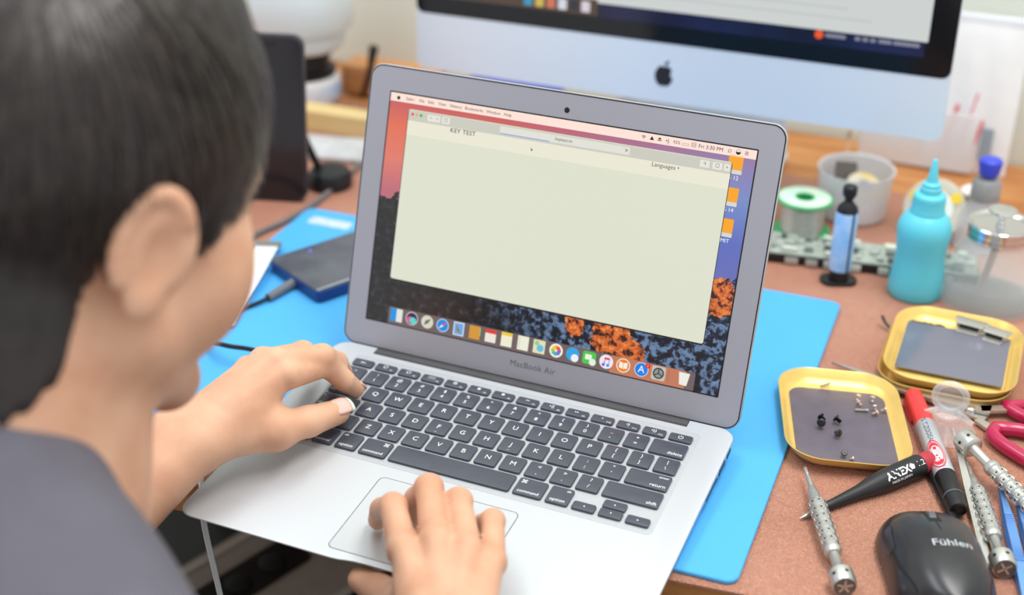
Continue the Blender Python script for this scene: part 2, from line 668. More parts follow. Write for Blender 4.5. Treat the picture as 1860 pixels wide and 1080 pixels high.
lh = V1 - V0
lc = (V1 + V0) / 2
mb = MB()
mb.loops([rrect(319, lh - 6, 8, -5.2, 8, 0, lc), rrect(323.5, lh - 1.6, 10, -4.0, 8, 0, lc), rrect(325.2, lh, 11, -2.4, 8, 0, lc), rrect(325.2, lh, 11, -0.9, 8, 0, lc), rrect(324.4, lh - 0.8, 10.6, -0.3, 8, 0, lc)])
lid = lidobj(mb, 'lid', M_alu_side)
mb = MB(); mb.loops([rrect(323.6, lh - 1.6, 10.2, -0.6, 8, 0, lc), rrect(323.6, lh - 1.6, 10.2, 0.25, 8, 0, lc), rrect(322.2, lh - 3, 9.6, 0.25, 8, 0, lc), rrect(322.2, lh - 3, 9.6, -0.6, 8, 0, lc)], False, False)
lidobj(mb, 'gasket', M_rubber)
mb = MB(); slab(mb, 322.2, lh - 3, 0.6, 9.6, 0.1, -0.5, 8, 0, lc)
lidobj(mb, 'bezel', M_lidalu)
mb = MB(); mb.loops([rrect(288.4, 181, 0.8, 0.0, 2, 0, 89.5), rrect(288.4, 181, 0.8, 0.16, 2, 0, 89.5)])
lidobj(mb, 'panel_border', M_black)
cu, cv = disp(1030, 200)
mb = MB(); mb.lathe([(2.1, 0.0), (2.1, 0.2), (1.9, 0.25)], 20, (cu, cv, 0))
lidobj(mb, 'webcam', M_black)
tu, tv = disp(967, 667)
text('lettering', 'MacBook Air', 6.6, M_lettergrey, laptop, HB + lid_n * 0.16 + lid_u * tu + lid_v * tv, lid_R, spacing=1.05)
# hinge barrel in the notch
mb = MB()
mb.loops([[(x, 224.6 + 5.2 * math.cos(a), -4.6 + 5.2 * math.sin(a)) for a in np.linspace(0, 2 * math.pi, 20, endpoint=False)] for x in (-128, 127)])
mb.build('hinge', M_hinge, laptop)

# ---- lit panel
def wallpaper():
    M = bpy.data.materials.new('mountain_wallpaper')
    M.use_nodes = True
    nt = M.node_tree
    b = nt.nodes['Principled BSDF']
    b.inputs['Base Color'].default_value = (0.01, 0.01, 0.01, 1)
    b.inputs['Roughness'].default_value = 0.28
    N = nt.nodes.new
    Lk = nt.links.new
    tc = N('ShaderNodeTexCoord')
    sp = N('ShaderNodeSeparateXYZ')
    Lk(tc.outputs['Object'], sp.inputs[0])          # metres: x -0.143..0.143, y 0..0.179

    def math_(op, a, b_=None, c=None):
        n = N('ShaderNodeMath'); n.operation = op
        for i, q in enumerate((a, b_, c)):
            if q is None: continue
            if isinstance(q, (int, float)): n.inputs[i].default_value = q
            else: Lk(q, n.inputs[i])
        return n.outputs[0]

    def ramp(f, els):
        r = N('ShaderNodeValToRGB')
        while len(r.color_ramp.elements) < len(els): r.color_ramp.elements.new(0.5)
        for e, (p, c) in zip(r.color_ramp.elements, els):
            e.position = p; e.color = (*lin(*c), 1)
        Lk(f, r.inputs['Fac'])
        return r.outputs['Color']

    def noise(s, d=4, off=0.0, rough=0.6):
        n = N('ShaderNodeTexNoise'); n.inputs['Scale'].default_value = s; n.inputs['Detail'].default_value = d
        n.inputs['Roughness'].default_value = rough
        mp = N('ShaderNodeMapping'); mp.inputs['Location'].default_value = (off, off, 0)
        Lk(tc.outputs['Object'], mp.inputs['Vector']); Lk(mp.outputs['Vector'], n.inputs['Vector'])
        return n.outputs['Fac']

    def mix(f, a, b_):
        n = N('ShaderNodeMix'); n.data_type = 'RGBA'
        Lk(f, n.inputs[0]); Lk(a, n.inputs[6]); Lk(b_, n.inputs[7])
        return n.outputs[2]

    xn = math_('MULTIPLY_ADD', sp.outputs['X'], 1 / 0.2864, 0.5)
    yn = math_('MULTIPLY', sp.outputs['Y'], 1 / 0.179)
    sky_l = ramp(yn, [(0.58, (190, 105, 120)), (0.72, (226, 122, 104)), (0.86, (228, 110, 80)), (0.97, (200, 90, 92))])
    sky_r = ramp(yn, [(0.35, (112, 112, 178)), (0.62, (92, 108, 190)), (0.8, (118, 140, 200)), (0.97, (150, 120, 165))])
    fx = math_('MULTIPLY_ADD', xn, 1.6, -0.5)
    fxc = N('ShaderNodeClamp'); Lk(fx, fxc.inputs[0])
    sky = mix(fxc.outputs[0], sky_l, sky_r)
    n1 = noise(170, 6)
    rock_b = ramp(n1, [(0.44, (18, 20, 32)), (0.50, (40, 52, 76)), (0.54, (92, 118, 152)), (0.70, (120, 146, 178))])
    rock_d = ramp(n1, [(0.38, (14, 14, 18)), (0.55, (32, 28, 30)), (0.72, (70, 66, 70))])
    rock_o = ramp(noise(200, 6, 3.0), [(0.42, (46, 24, 24)), (0.50, (206, 98, 44)), (0.62, (244, 140, 62)), (0.75, (252, 190, 140))])
    # teal tint at the far left slope, darkness in the lower left
    darkf = ramp(math_('ADD', xn, math_('MULTIPLY_ADD', noise(30, 3, 1.0), 0.35, -0.17)), [(0.30, (0, 0, 0)), (0.55, (255, 255, 255))])
    rock = mix(darkf, rock_d, rock_b)
    # sunlit orange patches: near the right edge and above the dock
    def blob(cx, cy, rx, ry, k=0.9):
        dx = math_('MULTIPLY', math_('SUBTRACT', xn, cx), 1 / rx)
        dy = math_('MULTIPLY', math_('SUBTRACT', yn, cy), 1 / ry)
        d2 = math_('ADD', math_('MULTIPLY', dx, dx), math_('MULTIPLY', dy, dy))
        d3 = math_('ADD', d2, math_('MULTIPLY_ADD', noise(90, 5, 7.0), 2.4, -1.2))
        return math_('LESS_THAN', d3, k)
    ob = math_('MAXIMUM', blob(0.965, 0.41, 0.05, 0.09), math_('MAXIMUM', blob(0.70, 0.16, 0.055, 0.09), math_('MAXIMUM', blob(0.60, 0.17, 0.03, 0.06), blob(0.76, 0.10, 0.04, 0.05))))
    rock = mix(ob, rock, rock_o)
    ridge = math_('ADD', math_('MULTIPLY_ADD', math_('ABSOLUTE', math_('SUBTRACT', xn, 0.45)), 0.06, 0.44), math_('MULTIPLY_ADD', noise(45, 5, 5.0), 0.30, -0.15))
    ridge = math_('ADD', ridge, math_('MULTIPLY', math_('LESS_THAN', xn, 0.09), 0.11))
    isrock = math_('LESS_THAN', yn, ridge)
    col = mix(isrock, sky, rock)
    Lk(col, b.inputs['Emission Color'])
    b.inputs['Emission Strength'].default_value = 0.95
    return M


mb = MB(); mb.loops([[(-143.2, 0, 0), (143.2, 0, 0), (143.2, 179, 0), (-143.2, 179, 0)], [(-143.2, 0, 0.15), (143.2, 0, 0.15), (143.2, 179, 0.15), (-143.2, 179, 0.15)]])
screen = lidobj(mb, 'lit_panel', wallpaper(), z=0.06, smooth=False)


def sq(name, pts, m_, z):
    """flat screen element from (u, v) corners, child of the lit panel"""
    mb = MB()
    n = len(pts)
    mb.loops([[(x, y, z - 0.02) for x, y in pts], [(x, y, z) for x, y in pts]], False, True)
    return mb.build(name, m_, screen, smooth=False)


def rect(u0, u1, v0, v1):
    return [(u0, v0), (u1, v0), (u1, v1), (u0, v1)]


def rr(cx, cy, w_, h_, r):
    return [(x, y) for x, y, z in rrect(w_, h_, r, 0, 4, cx, cy)]


def ell(cx, cy, r, n=24):
    return [(cx + r * math.cos(2 * math.pi * i / n), cy + r * math.sin(2 * math.pi * i / n)) for i in range(n)]


E_ink = emat(40, 40, 44, 0.9)
E_cream = emat(222, 226, 206, 1.0)
E_cream2 = emat(236, 232, 214, 1.0)
Z0 = 0.2
# menu bar
sq('menu_bar', rect(-143.2, 143.2, 172.6, 179), emat(255, 228, 216, 1.0), Z0)
for s, px in (('Safari', 746), ('File', 767), ('Edit', 784), ('View', 804), ('History', 829), ('Bookmarks', 862), ('Window', 897), ('Help', 923)):
    u_, v_ = disp(px, 0.16 * px + 57)
    text('menu_word', s, 3.3, E_ink, screen, (u_, 175.7, Z0 + 0.05))
u_, v_ = disp(725, 174)
sq('menu_mark', ell(u_, 175.4, 1.4, 14), E_ink, Z0 + 0.05)
for s, px, sz in (('92%', 1230, 3.2), ('Fri 3:30 PM', 1292, 3.9)):
    u_, v_ = disp(px, 0.165 * px + 52)
    text('menu_word', s, sz, E_ink, screen, (u_, 175.7, Z0 + 0.05))
for s, px, sz in (('\u25b2', 1185, 3.6), ('\u23cf', 1199, 4.0), ('\u25c2)', 1213, 4.4), ('\u25ad', 1246, 5.0), ('\u25a4', 1261, 4.4), ('\u2315', 1326, 5.0), ('\u25d2', 1342, 4.6), ('\u2261', 1357, 5.4)):
    u_, v_ = disp(px, 0.165 * px + 52)
    text('menu_icon', s, sz, E_ink, screen, (u_, 175.7, Z0 + 0.05))
u_, v_ = disp(1170, 246)
for k in range(3):
    mb = MB()
    r0, r1 = 0.6 + k * 0.8, 1.0 + k * 0.8
    an = np.linspace(math.radians(50), math.radians(130), 8)
    P = [(u_ + r1 * math.cos(a), 174.4 + r1 * math.sin(a)) for a in an] + [(u_ + r0 * math.cos(a), 174.4 + r0 * math.sin(a)) for a in an[::-1]]
    sq('wifi_arc', P, E_ink, Z0 + 0.05)
# drive icons at the right
for (px, py), lb_ in (((1336, 299), 'OS 12'), ((1327, 357), 'OS 14'), ((1318, 413), 'IT MIT')):
    u_, v_ = disp(px, py)
    sq('drive_icon', rr(u_, v_ + 1.5, 10.5, 10, 0.6), emat(250, 168, 50), Z0)
    sq('drive_icon_base', rr(u_, v_ - 5.1, 10.5, 3.0, 0.4), emat(214, 216, 210), Z0)
    text('icon_name', lb_, 4.0, emat(250, 250, 255), screen, (u_ - 1.5, v_ - 9.4, Z0))
# browser window
W = [disp(745, 196), disp(1329, 296), disp(1278, 623), disp(708, 505)]
u0 = (W[0][0] + W[3][0]) / 2; u1 = (W[1][0] + W[2][0]) / 2; v1 = (W[0][1] + W[1][1]) / 2; v0 = (W[2][1] + W[3][1]) / 2
sq('window_shadow', rr((u0 + u1) / 2, (v0 + v1) / 2 - 0.6, u1 - u0 + 1.0, v1 - v0 + 1.2, 2), emat(70, 64, 70, 0.6), Z0 + 0.02)
sq('browser_window', rr((u0 + u1) / 2, (v0 + v1) / 2, u1 - u0, v1 - v0, 1.6), E_cream, Z0 + 0.06)
sq('title_bar', rect(u0, u1, v1 - 8.6, v1 - 0.6), emat(205, 204, 192, 1.0), Z0 + 0.1)
sq('page_header', rect(u0, u1, v1 - 19.5, v1 - 8.6), E_cream2, Z0 + 0.1)
for k, c in enumerate(((236, 70, 70), (238, 170, 110), (60, 180, 75))):
    sq('window_button', ell(u0 + 3.4 + 3.6 * k, v1 - 3.6, 1.15, 16), emat(*c), Z0 + 0.16)
for (px, py), w_ in (((784, 210), 6), ((795, 212), 5), ((811, 214), 6.5), ((1281, 293), 7), ((1304, 297), 7), ((1321, 303), 4.5)):
    u_, v_ = disp(px, py)
    sq('toolbar_button', rr(u_, v1 - 4.3, w_, 5, 0.7), emat(232, 230, 220), Z0 + 0.16)
for s, (px, py) in (('<', (784, 210)), ('>', (795, 212)), ('\u25a1', (811, 214)), ('\u2191', (1281, 293)), ('\u25a1', (1304, 297)), ('+', (1321, 303))):
    u_, v_ = disp(px, py)
    text('button_icon', s, 3.6, emat(120, 120, 116), screen, (u_, v1 - 4.3, Z0 + 0.2))
ua, _ = disp(909, 231); ub, _ = disp(1145, 271)
sq('address_field', rr((ua + ub) / 2, v1 - 4.3, ub - ua, 5.6, 0.8), emat(226, 226, 216), Z0 + 0.16)
sq('loading_line', rect(ua + 0.5, ua + 40, v1 - 7.1, v1 - 6.6), emat(80, 150, 230), Z0 + 0.2)
text('address_word', 'keytest.vn', 3.3, E_ink, screen, ((ua + ub) / 2, v1 - 4.2, Z0 + 0.2))
text('close_icon', '\u00d7', 5, emat(110, 110, 110), screen, (ub - 2.6, v1 - 4.3, Z0 + 0.2))
u_, v_ = disp(841, 240)
text('page_heading', 'KEY TEST', 4.6, emat(70, 70, 66), screen, (u_, v_, Z0 + 0.16), bold=0.05, spacing=1.1)
u_, v_ = disp(1209, 302)
text('page_menu', 'Languages \u25be', 4.4, emat(60, 60, 60), screen, (u_, v_, Z0 + 0.16))
u_, v_ = disp(965, 268)
sq('pointer', [(u_, v_), (u_ + 0.3, v_ - 2.8), (u_ + 0.8, v_ - 2.0), (u_ + 1.7, v_ - 2.0)][::1], E_ink, Z0 + 0.2)
# dock
dl, _ = disp(705, 575); dr, _ = disp(1262, 690)
_, dt = disp(1262, 672)
sq('dock', rr((dl + dr) / 2, 6.6, dr - dl, 13.6, 1.0), emat(128, 112, 112, 0.8), Z0)
sq('dock_warm_end', rr(dr - 36, 6.6, 58, 13.2, 1.0), emat(205, 132, 102, 0.9), Z0 + 0.02)
Z = Z0 + 0.06
icx = [disp(px, py) for px, py in ((721, 566), (749, 573), (777, 578), (805, 585), (834, 592), (863, 598), (892, 604), (921, 611), (951, 617), (980, 625), (1011, 631), (1041, 638), (1071, 644), (1102, 652), (1133, 658), (1166, 665), (1197, 672), (1243, 682))]
IV = 7.3


def icon(i, shape, c, w_=10, h_=10, r=1.2, z=Z):
    x = icx[i][0]
    P = ell(x, IV, w_ / 2) if shape == 'o' else rr(x, IV, w_, h_, r)
    return sq('dock_icon', P, emat(*c), z)


icon(0, 'r', (226, 230, 222), 10.4, 10.4, 0.6); x = icx[0][0]
sq('dock_icon_half', rect(x - 5.2, x, IV - 5.2, IV + 5.2), emat(50, 150, 225), Z + 0.04)
icon(1, 'o', (205, 190, 200), 10.8); x = icx[1][0]
sq('dock_icon_disc', ell(x, IV, 4.6), emat(60, 50, 90), Z + 0.03)
sq('dock_icon_wave', ell(x - 1.8, IV - 1, 2.4), emat(230, 90, 150), Z + 0.06)
sq('dock_icon_wave', ell(x + 1.2, IV - 1.6, 2.8), emat(90, 215, 200), Z + 0.08)
icon(2, 'o', (216, 214, 196), 10.4); x = icx[2][0]
sq('dock_icon_rocket', [(x - 2.6, IV - 2.8), (x + 0.8, IV - 1), (x + 3, IV + 3), (x - 1.4, IV + 1)], emat(110, 112, 104), Z + 0.05)
icon(3, 'o', (178, 206, 240), 10.6); x = icx[3][0]
sq('dock_icon_disc', ell(x, IV, 4.5), emat(40, 140, 225), Z + 0.03)
sq('dock_icon_needle', [(x - 3.2, IV - 2.8), (x + 0.7, IV - 0.7), (x - 0.7, IV + 0.7)], emat(240, 240, 240), Z + 0.06)
sq('dock_icon_needle', [(x + 3.2, IV + 2.8), (x - 0.7, IV + 0.7), (x + 0.7, IV - 0.7)], emat(235, 70, 60), Z + 0.06)
icon(4, 'r', (214, 226, 240), 9, 10.6, 0.3); x = icx[4][0]
sq('dock_icon_picture', rect(x - 3.6, x + 3.6, IV - 4.4, IV + 4.4), emat(110, 170, 230), Z + 0.03)
sq('dock_icon_bird', [(x - 2.6, IV + 3.6), (x - 1.6, IV - 2), (x + 2.8, IV - 3)], emat(150, 130, 90), Z + 0.06)
icon(5, 'r', (216, 152, 62), 9, 10.4, 0.4); x = icx[5][0]
sq('dock_icon_tab', rect(x + 4, x + 4.9, IV - 2, IV + 4), emat(150, 190, 130), Z + 0.03)
icon(6, 'r', (236, 230, 220), 9, 10, 0.6); x = icx[6][0]
sq('dock_icon_band', rect(x - 4.5, x + 4.5, IV + 2, IV + 5), emat(226, 70, 56), Z + 0.03)
icon(7, 'r', (240, 236, 212), 9, 11, 0.3); x = icx[7][0]
sq('dock_icon_band', rect(x - 4.5, x + 4.5, IV + 3, IV + 5.5), emat(240, 205, 60), Z + 0.03)
icon(8, 'r', (238, 236, 218), 9, 11, 0.3); x = icx[8][0]
for k in range(4): sq('dock_icon_dot', ell(x - 3, IV + 3.4 - 2.2 * k, 0.45, 8), emat(*((230, 120, 90), (120, 190, 110), (90, 180, 190), (110, 190, 120))[k]), Z + 0.03)
icon(9, 'r', (222, 226, 186), 9.6, 10.4, 0.5); x = icx[9][0]
sq('dock_icon_road', ell(x + 1, IV - 1, 2.8), emat(110, 190, 225), Z + 0.03)
sq('dock_icon_road', ell(x - 2, IV + 2.6, 1.8), emat(150, 205, 140), Z + 0.05)
icon(10, 'o', (244, 240, 230), 10.8); x = icx[10][0]
for k, c in enumerate(((240, 150, 50), (235, 90, 70), (200, 90, 150), (120, 110, 200), (70, 160, 220), (80, 190, 150), (150, 200, 80), (235, 205, 60))):
    a = math.pi / 2 - 2 * math.pi * k / 8
    sq('dock_icon_petal', ell(x + 2.5 * math.cos(a), IV + 2.5 * math.sin(a), 1.6, 14), emat(*c), Z + 0.03 + 0.004 * k)
icon(11, 'o', (60, 165, 228), 10.6); x = icx[11][0]
sq('dock_icon_bubble', ell(x + 2, IV - 2.6, 3.0), emat(240, 242, 244), Z + 0.03)
icon(12, 'r', (84, 200, 80), 10.4, 9.6, 1.6); x = icx[12][0]
sq('dock_icon_camera', rr(x - 0.6, IV + 0.6, 5.2, 4, 0.6), emat(236, 244, 232), Z + 0.03)
sq('dock_icon_bubble', ell(x + 3, IV - 2.8, 2.7), emat(226, 240, 224), Z + 0.05)
icon(13, 'o', (240, 232, 236), 10.8); x = icx[13][0]
sq('dock_icon_note', rect(x - 1.6, x + 2.6, IV + 1.6, IV + 3.2), emat(226, 70, 100), Z + 0.03)
sq('dock_icon_note', rect(x - 1.6, x - 0.9, IV - 2.4, IV + 2.4), emat(150, 110, 210), Z + 0.03)
sq('dock_icon_note', rect(x + 2, x + 2.6, IV - 2.4, IV + 2.4), emat(80, 160, 230), Z + 0.03)
sq('dock_icon_note', ell(x - 2, IV - 2.5, 1.2, 12), emat(110, 90, 210), Z + 0.05)
sq('dock_icon_note', ell(x + 1.5, IV - 2.5, 1.2, 12), emat(60, 150, 230), Z + 0.05)
icon(14, 'o', (246, 236, 222), 10.8); x = icx[14][0]
sq('dock_icon_disc', ell(x, IV, 4.7), emat(240, 130, 40), Z + 0.02)
sq('dock_icon_page', [(x - 3.2, IV - 2), (x - 0.2, IV - 2.6), (x - 0.2, IV + 2), (x - 3.2, IV + 2.6)], emat(248, 240, 228), Z + 0.05)
sq('dock_icon_page', [(x + 0.2, IV - 2.6), (x + 3.2, IV - 2), (x + 3.2, IV + 2.6), (x + 0.2, IV + 2)], emat(248, 240, 228), Z + 0.05)
icon(15, 'o', (210, 228, 244), 10.8); x = icx[15][0]
sq('dock_icon_disc', ell(x, IV, 4.9), emat(40, 130, 230), Z + 0.02)
text('dock_icon_letter', 'A', 7.6, emat(245, 248, 252), screen, (x, IV, Z + 0.05))
sq('dock_badge', ell(x + 4.6, IV + 3.6, 1.9, 16), emat(230, 50, 40), Z + 0.06)
text('dock_badge_number', '1', 2.8, emat(250, 240, 240), screen, (x + 4.6, IV + 3.6, Z + 0.1))
icon(16, 'r', (196, 196, 186), 10.6, 10.6, 1.6); x = icx[16][0]
sq('dock_icon_gear', [(x + (4.5 if k % 2 else 4.0) * math.cos(math.pi * k / 20), IV + (4.5 if k % 2 else 4.0) * math.sin(math.pi * k / 20)) for k in range(40)], emat(62, 64, 64), Z + 0.03)
sq('dock_icon_gear', ell(x, IV, 3.2), emat(150, 152, 148), Z + 0.05)
for k in range(3):
    a = math.pi / 2 + 2 * math.pi * k / 3
    c_, s_ = math.cos(a), math.sin(a)
    sq('dock_icon_spoke', [(x - 0.4 * s_, IV + 0.4 * c_), (x + 0.4 * s_, IV - 0.4 * c_), (x + 3.2 * c_ + 0.4 * s_, IV + 3.2 * s_ - 0.4 * c_), (x + 3.2 * c_ - 0.4 * s_, IV + 3.2 * s_ + 0.4 * c_)], emat(62, 64, 64), Z + 0.07)
sq('dock_line', rect((icx[16][0] + icx[17][0]) / 2 - 2.2, (icx[16][0] + icx[17][0]) / 2 - 1.9, 1.5, 12), emat(140, 100, 96), Z)
x = icx[17][0]
sq('dock_icon_bin', [(x - 3.0, IV - 4.6), (x + 2.6, IV - 5.0), (x + 4.2, IV + 4.6), (x - 4.2, IV + 4.6)], emat(238, 236, 228), Z)

# ================================================================ desktop computer behind the laptop
IM_P = A(-27, 624, 108)
IM_R = Matrix.Rotation(math.radians(-0.6), 3, 'Z') @ Matrix.Rotation(math.radians(-3.0), 3, 'X') @ Matrix.Rotation(math.radians(-0.7), 3, 'Y')
imac = thing('desktop_computer', 'large silver all-in-one desktop computer with black bezel behind the laptop', 'computer', (IM_P[0], IM_P[1] + 90, 0))
IM_L = IM_P - A(IM_P[0], IM_P[1] + 90, 0)
M_chin = mat('chin_aluminium', (228, 236, 244), 0.38, metal=0.35, var=0.015, scale=500)
M_glassblack = mat('black_glass', (10, 10, 14), 0.12, spec=0.5, var=0.1, scale=20)


def imobj(mb, name, m_, parent=None, **k):
    if parent is None:
        return mb.build(name, m_, imac, loc=IM_L, rot=IM_R, **k)
    return mb.build(name, m_, parent, **k)


def xz(P, y):
    return [(x, y, z) for x, z in P]


def rxz(w_, h_, r, cx, cz, y, n=6):
    return [(x, y, z) for x, z, _ in rrect(w_, h_, r, 0, n, cx, cz)]


IW_, IHH, CH = 528, 355, 58
mb = MB()
mb.loops([rxz(IW_, IHH, 9, 0, IHH / 2, 0), rxz(IW_, IHH, 9, 0, IHH / 2, 5), rxz(IW_ - 60, IHH - 60, 30, 0, IHH / 2, 22), rxz(IW_ - 200, IHH - 160, 30, 0, IHH / 2, 38)])
imobj(mb, 'housing', M_chin)
mb = MB(); mb.loops([rxz(IW_ - 1, IHH - CH, 8, 0, CH + (IHH - CH) / 2, -0.5), rxz(IW_ - 1, IHH - CH, 8, 0, CH + (IHH - CH) / 2, 0.4)])
imobj(mb, 'front_glass', M_glassblack)


def imp(u, v):
    n = np.array(IM_R @ Vector((0, -1, 0)))
    X = onplane(u, v, IM_P, n) - IM_P
    q = IM_R.transposed() @ Vector(X)
    return q.x, q.z


def im_screen_mat():
    M = mat('dark_blue_desktop', (0, 0, 0), 0.15)
    nt = M.node_tree
    b = nt.nodes['Principled BSDF']
    tc = nt.nodes.new('ShaderNodeTexCoord')
    n = nt.nodes.new('ShaderNodeTexNoise'); n.inputs['Scale'].default_value = 9; n.inputs['Detail'].default_value = 4
    r = nt.nodes.new('ShaderNodeValToRGB')
    r.color_ramp.elements[0].position = 0.35; r.color_ramp.elements[1].position = 0.7
    r.color_ramp.elements[0].color = (*lin(16, 14, 30), 1); r.color_ramp.elements[1].color = (*lin(36, 40, 86), 1)
    nt.links.new(tc.outputs['Object'], n.inputs['Vector']); nt.links.new(n.outputs['Fac'], r.inputs['Fac'])
    nt.links.new(r.outputs['Color'], b.inputs['Emission Color']); b.inputs['Emission Strength'].default_value = 0.9
    return M


SX, SZ0, SZ1 = 238, CH + 17, IHH - 17
mb = MB(); mb.loops([rxz(2 * SX, SZ1 - SZ0, 0.5, 0, (SZ0 + SZ1) / 2, -0.9, 2), rxz(2 * SX, SZ1 - SZ0, 0.5, 0, (SZ0 + SZ1) / 2, -0.45, 2)])
imscr = imobj(mb, 'lit_screen', im_screen_mat(), smooth=False)


def imsq(name, x0, x1, z0, z1, m_, d=1.1):
    mb = MB(); mb.loops([rxz(x1 - x0, z1 - z0, 1, (x0 + x1) / 2, (z0 + z1) / 2, -d, 3), rxz(x1 - x0, z1 - z0, 1, (x0 + x1) / 2, (z0 + z1) / 2, -0.9, 3)])
    return mb.build(name, m_, imscr, smooth=False)


xl, _ = imp(1060, 0); xr, zl = imp(1686, 77)
imsq('document_window', max(xl - 210, -SX + 30), xr, zl, SZ1 - 14, emat(205, 210, 208, 1.0))
for k in range(9):
    zz = zl + 12 + 9 * k
    imsq('text_line', xl - 60, xr - 50 - 23 * (k % 3), zz, zz + 0.8, emat(176, 180, 186), 1.2)
xa, za = imp(1005, 8)
imsq('dock_strip', max(xa - 160, -SX + 2), xa + 46, za - 6, za + 10, emat(92, 78, 66, 0.9), 1.25)
for k, c in enumerate(((70, 150, 190), (205, 180, 90), (205, 120, 96), (214, 214, 226), (60, 60, 70), (214, 206, 216))):
    imsq('dock_tile', xa - 26 + 12 * k - 4.4, xa - 26 + 12 * k + 4.4, za - 3.5, za + 7, emat(*c), 1.4)
xd, zd = imp(1488, 62)
mb = MB(); mb.loops([[(xd + 4 * math.cos(a), -1.2, zd + 4 * math.sin(a)) for a in np.linspace(0, 2 * math.pi, 18, endpoint=False)], [(xd + 4 * math.cos(a), -0.9, zd + 4 * math.sin(a)) for a in np.linspace(0, 2 * math.pi, 18, endpoint=False)]])
mb.build('orange_dot', emat(236, 90, 50), imscr, smooth=False)
for px, w_ in ((1518, 22), (1558, 6), (1572, 6), (1586, 6), (1608, 14), (1640, 20), (1664, 8)):
    xx, z2 = imp(px, 62 + (px - 1488) * 0.115)
    imsq('caption_word', xx - w_ / 2.4, xx + w_ / 2.4, z2 - 1.8, z2 + 1.8, emat(130, 132, 150), 1.2)

# fruit emblem on the chin
lx, lz = imp(1206, 135)
mb = MB()
P = []
for k in range(44):
    t = 2 * math.pi * k / 44
    r_ = 10.2 * (1 - 0.10 * math.cos(2 * t) * 0.4)
    x_, z_ = r_ * 0.92 * math.cos(t), r_ * 1.0 * math.sin(t)
    if abs(x_) < 4.5 and z_ > 0: z_ -= 1.8 * (1 - abs(x_) / 4.5)
    if abs(x_) < 3.2 and z_ < 0: z_ += 1.2 * (1 - abs(x_) / 3.2)
    bx, bz = 10.6, 2.2
    d_ = math.hypot(x_ - bx, z_ - bz)
    if d_ < 4.4:
        x_ = bx - 4.4 * (bx - x_ + 1e-6) / d_ * 1.0; z_ = bz - 4.4 * (bz - z_) / d_
    P.append((lx + x_, lz - 1.5 + z_))
mb.loops([xz(P[::-1], -0.5), xz(P[::-1], 0.2)])
leaf = [(lx + 0.3, lz + 8.8), (lx + 0.6, lz + 11.4), (lx + 3.2, lz + 13.6), (lx + 4.4, lz + 13.9), (lx + 4.1, lz + 11.2), (lx + 2.0, lz + 9.2)]
mb.loops([xz(leaf, -0.5), xz(leaf, 0.2)])
imobj(mb, 'emblem', mat('dark_emblem', (40, 36, 36), 0.25, var=0.1))
# stand
mb = MB()
mb.loops([[(x, y, z) for x in (-85, 85) for y, z in ()] or rrect(190, 175, 8, 0.2, 5, 0, 0), rrect(190, 175, 8, 5, 5, 0, 0), rrect(186, 171, 7, 6, 5, 0, 0)])
mb.build('stand_foot', M_chin, imac)
mb = MB()
prof = [(70, 6), (66, 40), (58, 90), (40, 150), (-10, 210), (-48, 240)]
mb.loops([[(-92, y_, z_), (92, y_, z_), (92, y_ + 8, z_ + 2), (-92, y_ + 8, z_ + 2)] for y_, z_ in prof])
mb.build('stand_arm', M_chin, imac)

# ================================================================ things on the desk, right side
M_teal = mat('teal_plastic', (96, 204, 222), 0.42, var=0.02, scale=15, sss=0.0)
bottle = thing('squeeze_bottle', 'turquoise plastic squeeze bottle with pointed nozzle cap', 'bottle', (*onz(1660, 532, 0)[:2], 0))
mb = MB(); mb.lathe([(19, 0), (22.5, 1.2), (23.6, 4), (23.6, 12), (22.6, 24), (21.2, 36), (21.2, 46), (22.4, 58), (23.2, 66), (22.6, 74), (19.5, 81), (15, 86), (13.2, 87)], 48)
mb.build('bottle_body', M_teal, bottle)
mb = MB(); mb.lathe([(13.2, 86), (14.6, 86.5), (14.8, 88), (14.0, 89.5), (13.6, 100), (13.4, 103.5), (12, 105), (8.8, 106), (8.6, 111), (7.6, 112), (7.6, 115), (6.4, 116), (4.9, 117), (2.1, 137.5), (1.6, 138.5), (0.4, 138.8)], 40)
mb.build('nozzle_cap', M_teal, bottle)
mb = MB()
for k in range(24):
    a = 2 * math.pi * k / 24
    mb.tube([(13.8 * math.cos(a), 13.8 * math.sin(a), 90), (13.4 * math.cos(a), 13.4 * math.sin(a), 103)], 0.35, 4)
mb.build('cap_ribs', M_teal, bottle)

bottle.scale = (1, 1, 0.92)

syr = thing('glue_syringe', 'black glue syringe with pale blue label standing on its flange', 'syringe', (*onz(1522, 511, 0)[:2], 0), (0, 0, 0.4))
mb = MB(); mb.loops([rrect(33, 22, 10, 0.2, 8), rrect(33, 22, 10, 3.0, 8), rrect(32, 21, 9.6, 3.6, 8)])
mb.build('flange', M_black, syr)
mb = MB(); mb.lathe([(8.6, 3.5), (8.6, 12), (9.6, 13), (9.6, 70), (8.6, 74), (4.5, 78.5), (3.4, 80), (3.4, 82)], 32)
mb.build('barrel', M_black, syr)
mb = MB()
for a0, a1 in ((-2.5, 0.1), (0.35, 3.5)):
    an = np.linspace(a0, a1, 18)
    L_ = [[(r_ * math.cos(a), r_ * math.sin(a), z_) for a in an] for r_, z_ in ((9.75, 13.5), (9.9, 13.6), (9.9, 69.6), (9.75, 69.8))]
    mb.loops(L_, False, False, False)
mb.build('paper_label', mat('pale_blue_label', (178, 205, 236), 0.45, rgb2=(120, 176, 230), scale=55), syr, rot=(0, 0, -1.35))
mb = MB(); mb.lathe([(3.6, 80), (4.0, 82), (6.4, 86), (6.6, 91), (6.2, 93), (4.8, 94.2), (0.5, 94.6)], 10)
mb.build('screw_cap', M_black, syr)

